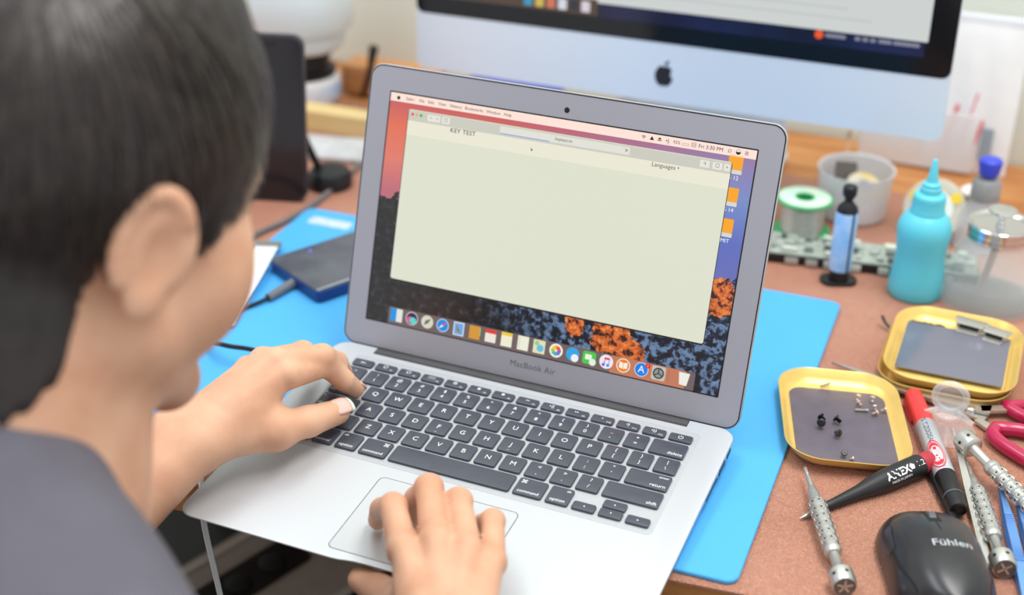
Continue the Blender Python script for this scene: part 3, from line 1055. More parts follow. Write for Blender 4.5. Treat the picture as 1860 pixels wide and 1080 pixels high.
# flux flask with pump
M_glass = mat('clear_glass', (240, 246, 244), 0.03, alpha=0.14, spec=0.9, var=0.01)
M_liquid = mat('clear_liquid', (225, 232, 230), 0.05, alpha=0.12, spec=0.5, var=0.01)
M_chrome = mat('chrome', (220, 220, 218), 0.14, metal=1.0, var=0.02)
FS = 0.92
fl = thing('pump_flask', 'clear conical glass dispenser flask with chrome pump lid', 'flask', (*onz(1792, 541, 0)[:2], 0))
prof = [(40, 0.3), (45.5, 1.5), (47.5, 6), (47.2, 14), (44, 26), (37, 42), (30, 56), (26.5, 64), (25.5, 67)]
inner = [(max(r_ - 2.0, 1), z_ + 2.4) for r_, z_ in prof[:-1]] + [(23.8, 67)]
mb = MB(); mb.lathe(prof + inner[::-1], 56)
mb.build('glass_body', M_glass, fl)
mb = MB(); mb.lathe([(36, 3.2), (42.6, 4.4), (44.8, 8), (44.6, 15), (42.2, 23), (41.6, 23.2)], 48)
mb.build('liquid', M_liquid, fl)
mb = MB(); mb.lathe([(25.8, 66), (27.4, 66.5), (27.4, 69), (26, 69.5), (27.2, 70.5), (27.2, 75), (26, 75.5), (27.6, 76.5), (27.6, 79.5), (26.6, 80.6), (25, 80.2), (22.5, 77.5), (5, 77.2), (4.6, 78)], 48)
mb.build('pump_collar', M_chrome, fl)
mb = MB(); mb.lathe([(4.4, 77), (4.4, 79.5), (2.6, 80), (2.6, 88), (5, 89), (10.5, 90), (12.2, 91.5), (11.8, 93), (8, 94), (1, 94.2)], 32)
mb.build('pump_button', M_chrome, fl)
mb = MB(); mb.tube(spline([(0, 0, 76), (-1, 1, 50), (-5, 3, 20), (-6, 3, 6)], 6), 3.2, 10)
mb.build('dip_tube', mat('brown_tube', (150, 120, 104), 0.4, var=0.1, scale=90), fl)

fl.scale = (1, 1, FS)

# thin bottle with blue cap
bc = onz(1772, 446, 0)
bb = thing('cleaner_bottle', 'narrow clear bottle with grey stopper and bright blue cap', 'bottle', (bc[0], bc[1], 0))
mb = MB(); mb.lathe([(21, 0.3), (23, 2), (23, 22), (21, 32), (16, 46), (13.4, 56), (13, 62)], 36, cap1=False)
mb.build('bottle_body', mat('hazy_plastic', (222, 226, 232), 0.2, alpha=0.5, var=0.02), bb)
mb = MB(); mb.lathe([(13.2, 58), (13.6, 60), (13.2, 78), (11, 82), (6, 83.5), (4, 84)], 32)
mb.build('stopper', mat('grey_rubber', (150, 150, 150), 0.6, var=0.08, scale=80), bb)
mb = MB(); mb.lathe([(3.4, 83), (3.4, 86), (8.6, 87), (9.4, 90), (10.8, 101), (10.6, 104), (8.5, 106), (1, 106.6)], 14)
mb.build('cap', mat('blue_cap', (62, 78, 210), 0.4, var=0.05), bb)

bb.scale = (1, 1, 0.84)

# solder spools
def spool(name, label, cx, cy, r, h, m_fl, m_core, rot=None, z=0.0, hub=0.35, grp=None):
    t = thing(name, label, 'spool', (cx, cy, z), rot)
    for z0 in (0.2, h - 2.5):
        mb = MB(); mb.lathe([(r * hub, z0), (r - 0.6, z0), (r, z0 + 0.6), (r, z0 + 1.7), (r - 0.6, z0 + 2.3), (r * hub, z0 + 2.3), (r * hub, z0)], 40, cap0=False, cap1=False)
        mb.build('flange', m_fl, t)
    mb = MB(); mb.lathe([(r * hub, 2.5), (r * 0.72, 2.5)] + [(r * 0.72 + (0.8 if k % 2 else 0), 2.5 + (h - 5) * k / 22) for k in range(1, 22)] + [(r * 0.72, h - 2.5), (r * hub, h - 2.5), (r * hub, 2.5)], 36, cap0=False, cap1=False)
    mb.build('wire_coil', m_core, t)
    mb = MB(); mb.lathe([(r * hub - 1.6, 0.2), (r * hub, 0.2), (r * hub, h), (r * hub - 1.6, h), (r * hub - 1.6, 0.2)], 28, cap0=False, cap1=False)
    mb.build('hub', m_fl, t)
    return t


M_greenpl = mat('green_plastic', (52, 176, 104), 0.35, var=0.04)
sp = spool('solder_spool', 'solder wire spool with green rim and pale label', 122, 622, 27, 36, M_greenpl, mat('solder_wire', (196, 192, 184), 0.3, metal=0.7, var=0.08, scale=300))
mb = MB(); mb.lathe([(10, 36.05), (24.6, 36.05), (24.6, 36.3), (10, 36.3), (10, 36.05)], 40, cap0=False, cap1=False)
mb.build('paper_label', mat('mint_label', (222, 240, 218), 0.45, rgb2=(190, 232, 214), scale=45), sp)

# translucent tub with its contents
M_tub = mat('frosted_plastic', (248, 250, 254), 0.35, alpha=0.7, var=0.02, scale=20)
tub = thing('plastic_tub', 'frosted white round plastic tub holding tape and a grey scrap', 'tub', (158, 684, 0))
mb = MB(); mb.lathe([(1, 0.3), (31, 0.3), (33, 2), (34.5, 22), (36.5, 46), (37.6, 48), (37.2, 49), (35.6, 48), (33.2, 22), (31.6, 3), (1, 2.2)], 48, cap0=True, cap1=True)
mb.build('tub_wall', M_tub, tub)
tp = thing('tape_roll', 'small white and yellow tape roll lying in the frosted tub', 'tape', (166, 684, 24), (0.4, 0.2, 0.3))
mb = MB(); mb.lathe([(9, 0), (18, 0), (18, 9), (9, 9), (9, 0)], 32, cap0=False, cap1=False)
mb.build('roll', mat('tape_white_yellow', (240, 238, 226), 0.5, rgb2=(240, 205, 90), scale=38), tp)
mb = MB(); mb.lathe([(8, -0.4), (9, -0.4), (9, 9.4), (8, 9.4), (8, -0.4)], 24, cap0=False, cap1=False)
mb.build('core', M_white, tp)
mb = MB(); slab(mb, 30, 24, 1.6, 3, 0.4, 0); mb.xf(np.array(Matrix.Rotation(math.radians(72), 3, 'X')))
tag(mb.build('grey_scrap', mat('grey_plastic', (120, 112, 110), 0.5, var=0.08), loc=(146, 694, 36), rot=(0, 0.25, 0.9)), 'dark grey flat scrap leaning inside the frosted tub', 'scrap')
mb = MB(); mb.lathe([(2, 0), (29, 0), (30, 2), (30.8, 13), (30, 14), (2, 14)], 32)
tag(mb.build('parts_insert', mat('pale_insert', (205, 210, 220), 0.5, var=0.04), loc=(158, 684, 4)), 'pale round insert at the bottom of the frosted tub', 'insert')

# yellow and white tape reel standing behind the turquoise bottle
rc = onz(1690, 428, 0)
re_ = thing('tape_reel', 'clear reel with yellow and white disc behind the turquoise bottle', 'reel', (rc[0], rc[1], 28), Matrix.Rotation(math.radians(-0.4), 3, 'Z') @ Matrix.Rotation(math.radians(58), 3, 'X'))
mb = MB(); mb.lathe([(8, -7), (28, -7), (29, -6), (29, -5), (10, -5), (10, 5), (29, 5), (29, 6), (28, 7), (8, 7), (8, -7)], 40, cap0=False, cap1=False)
mb.build('reel_body', mat('reel_clear', (232, 230, 216), 0.25, alpha=0.6, var=0.03), re_)
mb = MB(); mb.lathe([(10, -4.6), (24, -4.6), (24, 4.6), (10, 4.6), (10, -4.6)], 36, cap0=False, cap1=False)
mb.build('tape', mat('yellow_tape', (244, 206, 70), 0.4, var=0.05), re_)
mb = MB(); mb.lathe([(3, 7), (17, 7.1), (17, 7.5), (3, 7.6)], 30)
mb.build('centre_disc', mat('pale_disc', (232, 240, 232), 0.4, var=0.03), re_)
for k in range(3):
    a = 0.6 + 2.1 * k
    mb = MB(); mb.lathe([(0.5, 7.1), (5.5, 7.2), (5.2, 7.6), (0.5, 7.7)], 18, (21.5 * math.cos(a), 21.5 * math.sin(a), 0))
    mb.build('yellow_spot', mat('yellow_spot', (246, 214, 60), 0.4, var=0.03), re_)

wc_ = onz(1768, 398, 0)
spool('wire_spool', 'small white spool of brown wire beside the blue-capped bottle', wc_[0], wc_[1] + 12, 17, 26, M_white, mat('brown_wire', (150, 118, 96), 0.5, var=0.1, scale=200))

# small wooden box and ring at the far right
wbx = thing('wooden_tray', 'small pale wooden tray at the wall behind the flask', 'tray', (352, 790, 0), (0, 0, 0.12))
for nm, b_ in (('tray_floor', (-30, 30, -40, 40, 0.3, 4)), ('side', (-30, -25, -40, 40, 4, 24)), ('side', (25, 30, -40, 40, 4, 24)), ('end', (-25, 25, -40, -35, 4, 24)), ('end', (-25, 25, 35, 40, 4, 24))):
    mb = MB(); mb.box(*b_); mb.build(nm, wood('pale_wood', (196, 150, 96), (222, 184, 132), 8), wbx, smooth=False)
rg = onz(1856, 380, 0)
mb = MB(); mb.tube([(13 * math.cos(a), 13 * math.sin(a), 0) for a in np.linspace(0, 2 * math.pi, 32, endpoint=False)], 2.6, 8, closed=True)
mb.xf(np.array(Matrix.Rotation(math.radians(64), 3, 'X')))
tag(mb.build('metal_ring', M_steel2, loc=(342, 700, 14.4)), 'steel ring standing upright behind the chrome pump lid', 'ring')

# logic board
M_pcb = mat('board_green_grey', (142, 156, 146), 0.4, rgb2=(178, 186, 172), scale=110)
pb = thing('logic_board', 'long grey green circuit board with chips behind the syringe', 'circuit board', (188, 578, 0), (0, 0, math.atan2(19, 123)))
mb = MB(); slab(mb, 205, 43, 9, 3, 0.6, 0.2, 3)
mb.build('black_frame', M_black, pb)
mb = MB(); slab(mb, 203, 42, 1.6, 2.5, 0.3, 9.2, 3)
mb.build('board', M_pcb, pb)
cm = [mat('shield_can', (190, 196, 190), 0.35, metal=0.5, var=0.06, scale=90), mat('chip_grey', (120, 128, 122), 0.45, var=0.1), mat('chip_pale', (206, 212, 200), 0.4, var=0.06), mat('chip_dark', (70, 74, 72), 0.45, var=0.1)]
placed = []
for k in range(400):
    w_, d_, h_ = random.choice(((22, 16, 3.4), (12, 9, 2.6), (8, 6, 4), (5, 5, 3), (6, 3.4, 2.4), (14, 5, 4.6)))
    x_, y_ = random.uniform(-96, 96), random.uniform(-17, 17)
    if abs(x_) + w_ / 2 > 99 or abs(y_) + d_ / 2 > 20: continue
    if any(abs(x_ - q[0]) < (w_ + q[2]) / 2 + 0.8 and abs(y_ - q[1]) < (d_ + q[3]) / 2 + 0.8 for q in placed): continue
    placed.append((x_, y_, w_, d_))
    mb = MB(); slab(mb, w_, d_, h_, 0.6, 0.3, 10.7, 2, x_, y_)
    mb.build('chip', random.choice(cm), pb)
    if len(placed) > 60: break
for k in range(9):
    x_ = -88 + 21 * k + random.uniform(-4, 4)
    mb = MB(); mb.box(x_ - 5, x_ + random.uniform(2, 7), -23.9, -21.3, 2, 7.5)
    mb.build('edge_connector', random.choice((cm[0], cm[2], M_steel2)), pb, smooth=False)

# hanging plastic bag leaning on the wall
M_bag = mat('clear_bag', (250, 252, 255), 0.18, alpha=0.72, spec=0.7, bump=0.6, bscale=40, var=0.02)
bag_b, bag_t = ony(1745, 315, 850), ony(1790, 25, WALL_Y - 12)
bag_c = (bag_b + bag_t) / 2
bh = np.linalg.norm(bag_t - bag_b)
bag = thing('plastic_bag', 'clear plastic bag with red stripes leaning on the wall', 'bag', bag_b, frame(A(1, 0, 0), np.cross(A(1, 0, 0), bag_t - bag_b)))
mb = MB()
nx, nz = 14, 20
for sgn in (1, -1):
    V = []
    for j in range(nz + 1):
        for i in range(nx + 1):
            a, b_ = i / nx * 2 - 1, j / nz
            puff = 5.5 * (1 - a * a) ** 0.7 * (math.sin(math.pi * min(1, b_ * 1.05)) ** 0.5) + 0.4
            puff += 1.2 * math.sin(9 * a + 5 * b_) * (1 - a * a) * math.sin(math.pi * b_)
            V.append((a * 44, b_ * bh, sgn * puff))
    F = [(j * (nx + 1) + i, j * (nx + 1) + i + 1, (j + 1) * (nx + 1) + i + 1, (j + 1) * (nx + 1) + i) for j in range(nz) for i in range(nx)]
    mb.add(V, F if sgn > 0 else [q[::-1] for q in F])
mb.build('film', M_bag, bag)
for x_, y0, y1, r_ in ((-20, 20, 74, 1.8), (-2, 34, 88, 1.2), (8, 14, 60, 1.8)):
    mb = MB(); mb.tube([(x_ - 4, y0, 6.5), (x_ + 5, y1, 6.0)], r_, 6)
    mb.build('red_stripe', mat('red_print', (226, 110, 120), 0.5, var=0.05), bag)
mb = MB(); slab(mb, 12, 34, 1.0, 1.5, 0.3, 6.6, 3, 20, 36)
mb.build('grey_print', mat('grey_print', (140, 152, 164), 0.5, var=0.05), bag)
mb = MB(); slab(mb, 84, 8, 3, 3, 1, -1.5, 3, 0, bh - 6)
mb.build('seal_strip', mat('bag_seal', (236, 240, 246), 0.3, alpha=0.8, var=0.02), bag)
# second low clear packet at the foot of the bag
pk = ony(1640, 300, 835)
mb = MB()
mb.loops([rrect(118, 10, 4, 0, 4), rrect(120, 12, 4, 12, 4), rrect(116, 8, 3, 40, 4), rrect(112, 3, 1.4, 62, 4)])
tag(mb.build('clear_packet', mat('hazy_film', (240, 243, 248), 0.25, alpha=0.6, var=0.03), loc=(195, 838, 0.3)), 'low hazy plastic packet standing beneath the monitor by the striped bag', 'packet')
mb = MB(); mb.tube(spline([(ony(1545, 236, 760)), ony(1541, 255, 760), ony(1538, 285, 745), A(141, 735, 2.0), A(110, 752, 2.0)], 6), 1.7, 8)
tag(mb.build('tan_cable', mat('tan_rubber', (205, 165, 128), 0.5, var=0.05)), 'tan cable hanging from behind the monitor towards the tub', 'cable')

# ---------------------------------------------------------------- gold tins
M_gold = mat('gold_lacquer', (238, 202, 116), 0.3, metal=0.35, var=0.04, scale=60)
M_goldin = mat('gold_lining', (250, 216, 130), 0.32, metal=0.25, var=0.03, scale=60)
M_magnet = mat('dark_magnet_sheet', (98, 90, 102), 0.45, var=0.07, scale=70, bump=0.1, bscale=300)


def tin_mesh(w_, d_, h_, r, flare=2.5, t=0.8):
    mb = MB()
    n = 10
    mb.loops([rrect(w_ - 2 * flare - 5, d_ - 2 * flare - 5, r - flare - 2, 0.2, n), rrect(w_ - 2 * flare, d_ - 2 * flare, r - flare + 1, 1.6, n), rrect(w_ - flare, d_ - flare, r - flare / 2, h_ * 0.5, n),
              rrect(w_ - 1, d_ - 1, r, h_ - 1.2, n), rrect(w_, d_, r, h_ - 0.6, n), rrect(w_ - 0.6, d_ - 0.6, r, h_, n), rrect(w_ - 2 * t, d_ - 2 * t, r - t, h_ - 0.3, n),
              rrect(w_ - flare - 2 * t, d_ - flare - 2 * t, r - flare / 2 - t, h_ * 0.5, n), rrect(w_ - 2 * flare - 2 * t - 3, d_ - 2 * flare - 2 * t - 3, r - flare - 1, 1.8, n)])
    return mb


TA = A(226, 294, 2.2)
YA = math.radians(17)
tinA = thing('parts_tin', 'gold tin tray with dark magnetic sheet and loose screws', 'tin', TA, Matrix.Rotation(YA, 3, 'Z') @ Matrix.Rotation(0.04, 3, 'Y'))
tin_mesh(92, 126, 11.5, 27, 7).build('tin_body', M_gold, tinA)
mb = MB(); mb.loops([rrect(76, 110, 19, 1.75, 8), rrect(76, 110, 19, 2.0, 8)]); mb.build('lining', M_goldin, tinA)
mb = MB(); mb.loops([rrect(73, 101, 11, 2.0, 8, 0, -4), rrect(73, 101, 11, 2.7, 8, 0, -4), rrect(72, 100, 10.6, 2.9, 8, 0, -4)])
mb.build('magnet_sheet', M_magnet, tinA)
TB = A(289, 419, 0)
YB = math.radians(1)
for k, (nm, lb_, z_, dy_, rx_) in enumerate((('shallow_tin', 'gold shallow tin stacked under the tin holding a glass plate', 0.2, -1.5, 0), ('tin_tray', 'gold tin tray on top of another holding a grey glass plate', 9.2, 0, 0.035))):
    t = thing(nm, lb_, 'tin', TB + A(-2 + 3 * k, dy_ - 2, z_), (rx_, 0, YB))
    tin_mesh(102, 116, 11, 27, 6).build('tin_body', M_gold, t)
    mb = MB(); mb.loops([rrect(84, 98, 20, 1.8, 8), rrect(84, 98, 20, 2.0, 8)]); mb.build('lining', M_goldin, t)
    tinB = t
gp = thing('glass_plate', 'grey glass plate lying in the stacked gold tin', 'plate', TB + A(1, -2, 14.0), (0.035, 0, YB))
mb = MB(); slab(mb, 82, 74, 1.4, 1.5, 0.3, 0, 3, 0, 0)
mb.build('plate', mat('grey_mirror_glass', (126, 126, 140), 0.12, metal=0.35, var=0.04, scale=12), gp)
mb = MB()
P = [(-40 + 30 * i / 12, 37 + (1.5 + 2.2 * random.random()) * (1 if i not in (0, 12) else 0), 0) for i in range(13)]
mb.loops([[(-40, 33, 0.2)] + [(-10, 33, 0.2)] + [(x, y, 0.2) for x, y, z in P[::-1]], [(-40, 33, 1.2), (-10, 33, 1.2)] + [(x, y, 1.2) for x, y, z in P[::-1]]])
mb.build('torn_edge', mat('dark_edge', (70, 62, 60), 0.6, var=0.2), gp)
# metal socket pieces on the plate
def connector(name, label, px, z, yaw, w_=22):
    p = onz(px[0], px[1], z)
    t = thing(name, label, 'connector', (p[0], p[1], z), (0.05, 0, yaw))
    mb = MB(); slab(mb, w_, 8, 5, 1.2, 0.4, 0.2, 3, 0, 0)
    mb.build('shell', M_steel2, t)
    mb = MB(); mb.box(-w_ * 0.36, w_ * 0.36, -4.6, -3.6, 1.3, 4.2); mb.build('slot', M_black, t, smooth=False)
    mb = MB(); slab(mb, w_ * 1.25, 5.5, 1.4, 2.4, 0.3, 3.6, 3, 0, 4.5); mb.build('flange', M_steel, t)
    mb = MB(); slab(mb, w_ * 0.8, 9, 1.0, 0.8, 0.2, 0.1, 3, 0, -6); mb.build('tongue', M_steel2, t)
    return t


connector('metal_socket', 'silver socket with dark slot on the tin rim', (1762, 596), 17, -0.15)
connector('metal_socket', 'silver socket with dark slot lying on the glass plate edge', (1808, 612), 16.5, -0.25, 19)
# steel clip under the stacked tins
cp = onz(1610, 598, 2)
mb = MB()
mb.tube(spline([cp + A(-6, 8, 8), cp + A(-2, 4, 4), cp + A(4, 0, 1.5), cp + A(12, -2, 1.5)], 5), 1.6, 6, flat=0.5)
tag(mb.build('steel_clip', M_darksteel), 'small bent steel clip poking out from under the stacked tins', 'clip')

# screws in the tin (each its own thing)
M_screwpale = mat('pale_screw', (214, 196, 190), 0.35, metal=0.7, var=0.05)


def screw_mesh(L_, r, rh):
    mb = MB()
    prof = [(0.2, 0), (r * 0.7, 0.2)]
    k = 0.4
    while k < L_:
        prof += [(r, k), (r * 0.78, k + 0.35)]
        k += 0.7
    mb.lathe(prof + [(r * 0.8, L_)], 10)
    return mb


def screw(px, L_, r, rh, m_, yaw, elev, label, group=None):
    p = onz(px[0], px[1], 7.5)
    d = A(math.cos(yaw) * math.cos(elev), math.sin(yaw) * math.cos(elev), math.sin(elev))
    q = p.copy(); q[2] = TA[2] + 3.0 - 0.04 * ((p - TA) @ A(math.cos(YA), math.sin(YA), 0)) + max(r * math.cos(elev), rh * abs(math.cos(elev))) + (L_ * 0.5 * abs(math.sin(elev)))
    t = thing('screw', label, 'screw', q - d * L_ / 2, zaxis(d), group)
    screw_mesh(L_, r, rh).build('shank', m_, t)
    mb = MB(); mb.lathe([(r * 0.8, L_ - 0.1), (rh, L_), (rh, L_ + 0.7), (rh * 0.8, L_ + 1.2), (rh * 0.3, L_ + 1.25), (rh * 0.25, L_ + 0.7)], 14)
    mb.build('head', m_, t)
    return t


G1, G2 = 'pale screws on the magnetic sheet', 'black screws on the magnetic sheet'
screw((1498, 697), 8, 1.2, 1.2, M_steel2, 0.9, 0.0, 'headless silver pin at the top edge of the magnetic sheet')
screw((1564, 741), 9, 1.2, 1.2, M_steel2, 0.35, 0.0, 'long silver pin among the pale screws on the sheet')
for k, (px, ya, el) in enumerate((((1558, 722), 1.2, 1.2), ((1563, 733), 2.5, 0.3), ((1585, 724), 1.8, 1.2), ((1590, 741), 2.2, 0.8), ((1588, 748), 0.6, 0.2), ((1604, 742), 0.4, 0.3))):
    screw(px, 3.6, 1.1, 2.0, M_screwpale, ya, el, 'tiny pale screw in the cluster on the dark magnetic sheet', G1)
screw((1494, 763), 4.0, 1.6, 2.9, M_blackmetal, 2.6, 0.3, 'bluish black screw leaning against another on the sheet')
screw((1491, 772), 4.0, 1.6, 3.2, M_blackmetal, 4.9, 0.7, 'bluish black screw propped head up with cross slot')
screw((1523, 766), 4.5, 1.6, 3.0, M_blackmetal, 2.8, 0.35, 'black pan-head screw lying on its side mid sheet', G2)
screw((1520, 788), 3.5, 1.6, 2.9, M_darksteel, 5.4, 0.5, 'brownish black screw below the other dark screws')
screw((1533, 824), 2.4, 1.2, 2.3, M_darksteel, 5.0, 1.0, 'short brown screw at the sheet edge by the tin wall')
screw((1546, 831), 2.0, 0.9, 1.5, M_steel2, 0.4, 0.2, 'tiny screw fragment at the lower rim of the magnetic sheet')

# ---------------------------------------------------------------- tools
def tool(name, label, cat, p0, p1, up=(0, 0, 1)):
    """thing whose local z runs from p0 to p1"""
    d = p1 - p0
    t = thing(name, label, cat, p0, zaxis(d, up))
    return t, float(np.linalg.norm(d))


M_grip = mat('satin_nickel', (198, 198, 192), 0.33, metal=0.8, var=0.05, scale=150)


def driver(label, p0, p1, mark):
    """precision screwdriver: bit tip at p0, cap end at p1"""
    t, L_ = tool('precision_screwdriver', label, 'screwdriver', p0, p1)
    k = L_ / 134
    mb = MB(); mb.lathe([(0.5, 0), (1.3, 1), (1.3, 9 * k), (1.0, 10 * k), (1.9, 14 * k), (2.0, 26 * k)], 14)
    mb.build('bit', M_steel2, t)
    mb = MB(); mb.lathe([(2.0, 24 * k), (2.6, 25 * k), (3.6, 33 * k), (3.8, 34 * k), (3.8, 38 * k), (5.2, 42 * k)], 20)
    mb.build('nose', M_grip, t)
    mb = MB()
    prof = [(4.6, 41 * k)]
    for j in range(6):
        z_ = (43 + 8.2 * j) * k
        prof += [(5.0, z_), (5.9, z_ + 0.8), (5.9, z_ + 5.6 * k), (5.0, z_ + 6.6 * k)]
    prof += [(5.0, 93 * k), (5.9, 94 * k), (5.9, 97 * k), (5.0, 99 * k), (3.6, 99.5 * k)]
    mb.lathe(prof, 24)
    for j in range(6):
        z_ = (43 + 8.2 * j + 3.2) * k
        for i in range(8):
            a = 2 * math.pi * i / 8
            c_, s_ = math.cos(a), math.sin(a)
            Mx = np.array([[-s_, 0, c_], [c_, 0, s_], [0, 1, 0]])
            q = MB(); q.loops([rrect(3.4, 4.2 * k, 0.5, 0, 2), rrect(3.2, 4.0 * k, 0.5, 0.62, 2)], False, True)
            q.xf(Mx, (5.5 * c_, 5.5 * s_, z_))
            mb.add(q.v, q.f)
    g_ = mb.build('grip', M_grip, t)
    mb = MB()
    for j in range(6):
        z_ = (43 + 8.2 * j + 3.2) * k
        for i in range(8):
            a = 2 * math.pi * i / 8
            c_, s_ = math.cos(a), math.sin(a)
            q = MB(); q.lathe([(0.8, 0), (0.8, 0.68)], 8)
            q.xf(np.array([[-s_, 0, c_], [c_, 0, s_], [0, 1, 0]]), (5.5 * c_, 5.5 * s_, z_))
            mb.add(q.v, q.f)
    tag(mb.build('grip_dimples', M_darksteel, g_), 'dark dimples of the grip', kind='stuff')
    mb = MB(); mb.lathe([(3.6, 98 * k), (3.6, 117 * k), (4.4, 118 * k)], 20)
    mb.build('neck', M_grip, t)
    mb = MB()
    mb.lathe([(4.2, 117.5 * k), (7.2, 118 * k), (8.2, 119 * k), (8.2, 130 * k), (7.6, 131.5 * k), (7.0, 131.8 * k), (7.0, 131.0 * k), (0.5, 131.0 * k)], 28)
    cp_ = mb.build('end_cap', M_grip, t)
    mb = MB(); mb.lathe([(0.4, 130.9 * k), (6.9, 131.0 * k), (6.9, 131.3 * k), (0.4, 131.4 * k)], 24)
    mb.build('end_disc', mat('brown_disc', (112, 96, 86), 0.45, metal=0.4, var=0.05), cp_)
    mb = MB()
    for a in ((0.6, 0.6 + math.pi / 2) if mark == 'x' else (0.3, 0.3 + 2 * math.pi / 5, 0.3 + 4 * math.pi / 5, 0.3 + 6 * math.pi / 5, 0.3 + 8 * math.pi / 5)):
        c_, s_ = math.cos(a), math.sin(a)
        q = MB(); q.box(-5.2 if mark == 'x' else 0, 5.2, -0.7, 0.7, 131.35 * k, 131.75 * k)
        q.xf(np.array([[c_, -s_, 0], [s_, c_, 0], [0, 0, 1]]))
        mb.add(q.v, q.f)
    mb.build('end_mark', M_steel2, cp_, smooth=False)
    mb = MB()
    for i in range(6):
        a = 2 * math.pi * i / 6 + 0.3
        c_, s_ = math.cos(a), math.sin(a)
        q = MB(); q.lathe([(1.3, 0), (1.3, 0.35)], 12)
        q.xf(np.array([[-s_, 0, c_], [c_, 0, s_], [0, 1, 0]]), (8.0 * c_, 8.0 * s_, 124.5 * k))
        mb.add(q.v, q.f)
    mb.build('cap_dimples', M_darksteel, cp_)
    return t


driver('silver precision screwdriver lying across the black screwdriver, star on its cap', onz(1462, 848, 11), onz(1536, 1070, 8.4), 's')
driver('silver precision screwdriver beside the mouse, cross on its cap', onz(1752, 830, 7), onz(1827, 1037, 8.4), 'x')
pC0, pC1 = onz(1744, 790, 19), onz(1870, 918, 12)
dC = (pC1 - pC0); LC = np.linalg.norm(dC); dC /= LC
driver('silver precision screwdriver lying cap first against the red scissors', pC0 + dC * 134, pC0, 's')

# black screwdriver with red end
t, L_ = tool('screwdriver', 'black tapered screwdriver with red end beside the gold tin', 'screwdriver', onz(1453, 941, 2.2), onz(1690, 836, 8.8))
kk = L_ / 118
mb = MB(); mb.lathe([(0.3, 0), (0.9, 2), (1.6, 5), (1.8, 14), (1.8, 20)], 14); mb.build('blade', M_steel2, t)
mb = MB(); mb.lathe([(2.2, 11 * kk), (3.0, 12 * kk), (3.6, 30 * kk), (5.2, 52 * kk), (7.8, 68 * kk), (8.5, 78 * kk), (8.5, 106 * kk), (8.0, 108 * kk)], 28); mb.build('handle', mat('black_handle', (34, 34, 36), 0.45, var=0.08), t)
mb = MB(); mb.lathe([(7.6, 107 * kk), (7.8, 108.5 * kk), (7.8, 117 * kk), (6.8, 118.4 * kk), (0.5, 118.6 * kk)], 28); mb.build('red_end', mat('dark_red_plastic', (178, 48, 62), 0.4, var=0.05), t)


def wrap_text(s, size, r, z, ang, along, material, parent, name='lettering', bold=0.0, flip=1):
    """lettering bent round a cylinder of radius r about local z"""
    me = text_mesh(s, size, bold=bold)
    n = len(me.vertices)
    co = np.empty(n * 3); me.vertices.foreach_get('co', co)
    co = co.reshape(-1, 3) / MM
    X, Y = co[:, 0], co[:, 1]
    if along:      # reads along the axis
        zz = z + flip * X; aa = ang + flip * (-Y) / r
    else:
        zz = z + flip * Y; aa = ang + flip * X / r
    out = np.c_[r * np.cos(aa), r * np.sin(aa), zz] * MM
    me.vertices.foreach_set('co', out.ravel())
    me.materials.append(material)
    me.update()
    return link(name, me, None, parent)


def facing(t, extra=0.0):
    """angle about the thing's local z of the direction that looks at the sky and the viewer"""
    Mx = np.array(t.rotation_euler.to_matrix())
    v = Mx.T @ (CAM - np.array(t.location) / MM)
    return math.atan2(v[1], v[0]) + extra


fa = facing(t)
wrap_text('ANEX', 8, 8.62, 83 * kk, fa - 0.12, True, M_legend, t, bold=0.25)
wrap_text('MADE IN JAPAN', 2.6, 8.62, 84 * kk, fa + 0.45, True, M_legend, t)
wrap_text('\u2b1f 1.2', 6, 8.62, 100 * kk, fa - 0.15, True, M_legend, t)

# marker pen
t, L_ = tool('marker_pen', 'silver marker pen with red cap and black end cap', 'marker', onz(1658, 716, 8.5), onz(1741, 926, 8.2))
kk = L_ / 148
mb = MB(); mb.lathe([(4, 0), (7, 0.8), (7.6, 3), (7.8, 20), (8.2, 43)], 24); mb.lathe([(8.2, 43), (7.4, 43.4)], 24)
rc_ = mb.build('red_cap', mat('red_cap', (228, 62, 60), 0.35, var=0.05), t)
fa = facing(t)
mb = MB(); mb.box(7, 10, -2, 2, 2, 30); mb.xf(np.array(Matrix.Rotation(fa + 1.9, 3, 'Z'))); mb.build('clip', mat('red_clip', (214, 50, 56), 0.3, alpha=0.9, var=0.05), rc_, smooth=False)
mb = MB(); mb.lathe([(7.9, 43), (8.3, 43.5), (8.3, 108 * kk), (7.8, 109 * kk)], 28); mb.build('barrel', mat('silver_barrel', (200, 203, 208), 0.35, metal=0.45, var=0.03), t)
mb = MB(); mb.lathe([(8.0, 108 * kk), (8.4, 109 * kk), (7.8, 132 * kk), (7.5, 133 * kk), (7.4, 144 * kk), (6.6, 148 * kk), (5.2, 148.6 * kk), (4.8, 147 * kk), (0.4, 146.8 * kk)], 24); mb.build('black_end', M_black, t)
mb = MB(); mb.lathe([(7.95, 133 * kk), (8.05, 133.4 * kk), (8.05, 134 * kk), (7.9, 134.4 * kk)], 24); mb.build('end_ring', M_lettergrey, t)
wrap_text('\u0025 TIZODEAL', 5.6, 8.42, 60 * kk, fa - 0.05, True, mat('navy_print', (40, 50, 70), 0.5), t)
M_redprint = mat('red_oval_print', (226, 50, 66), 0.4, var=0.03)
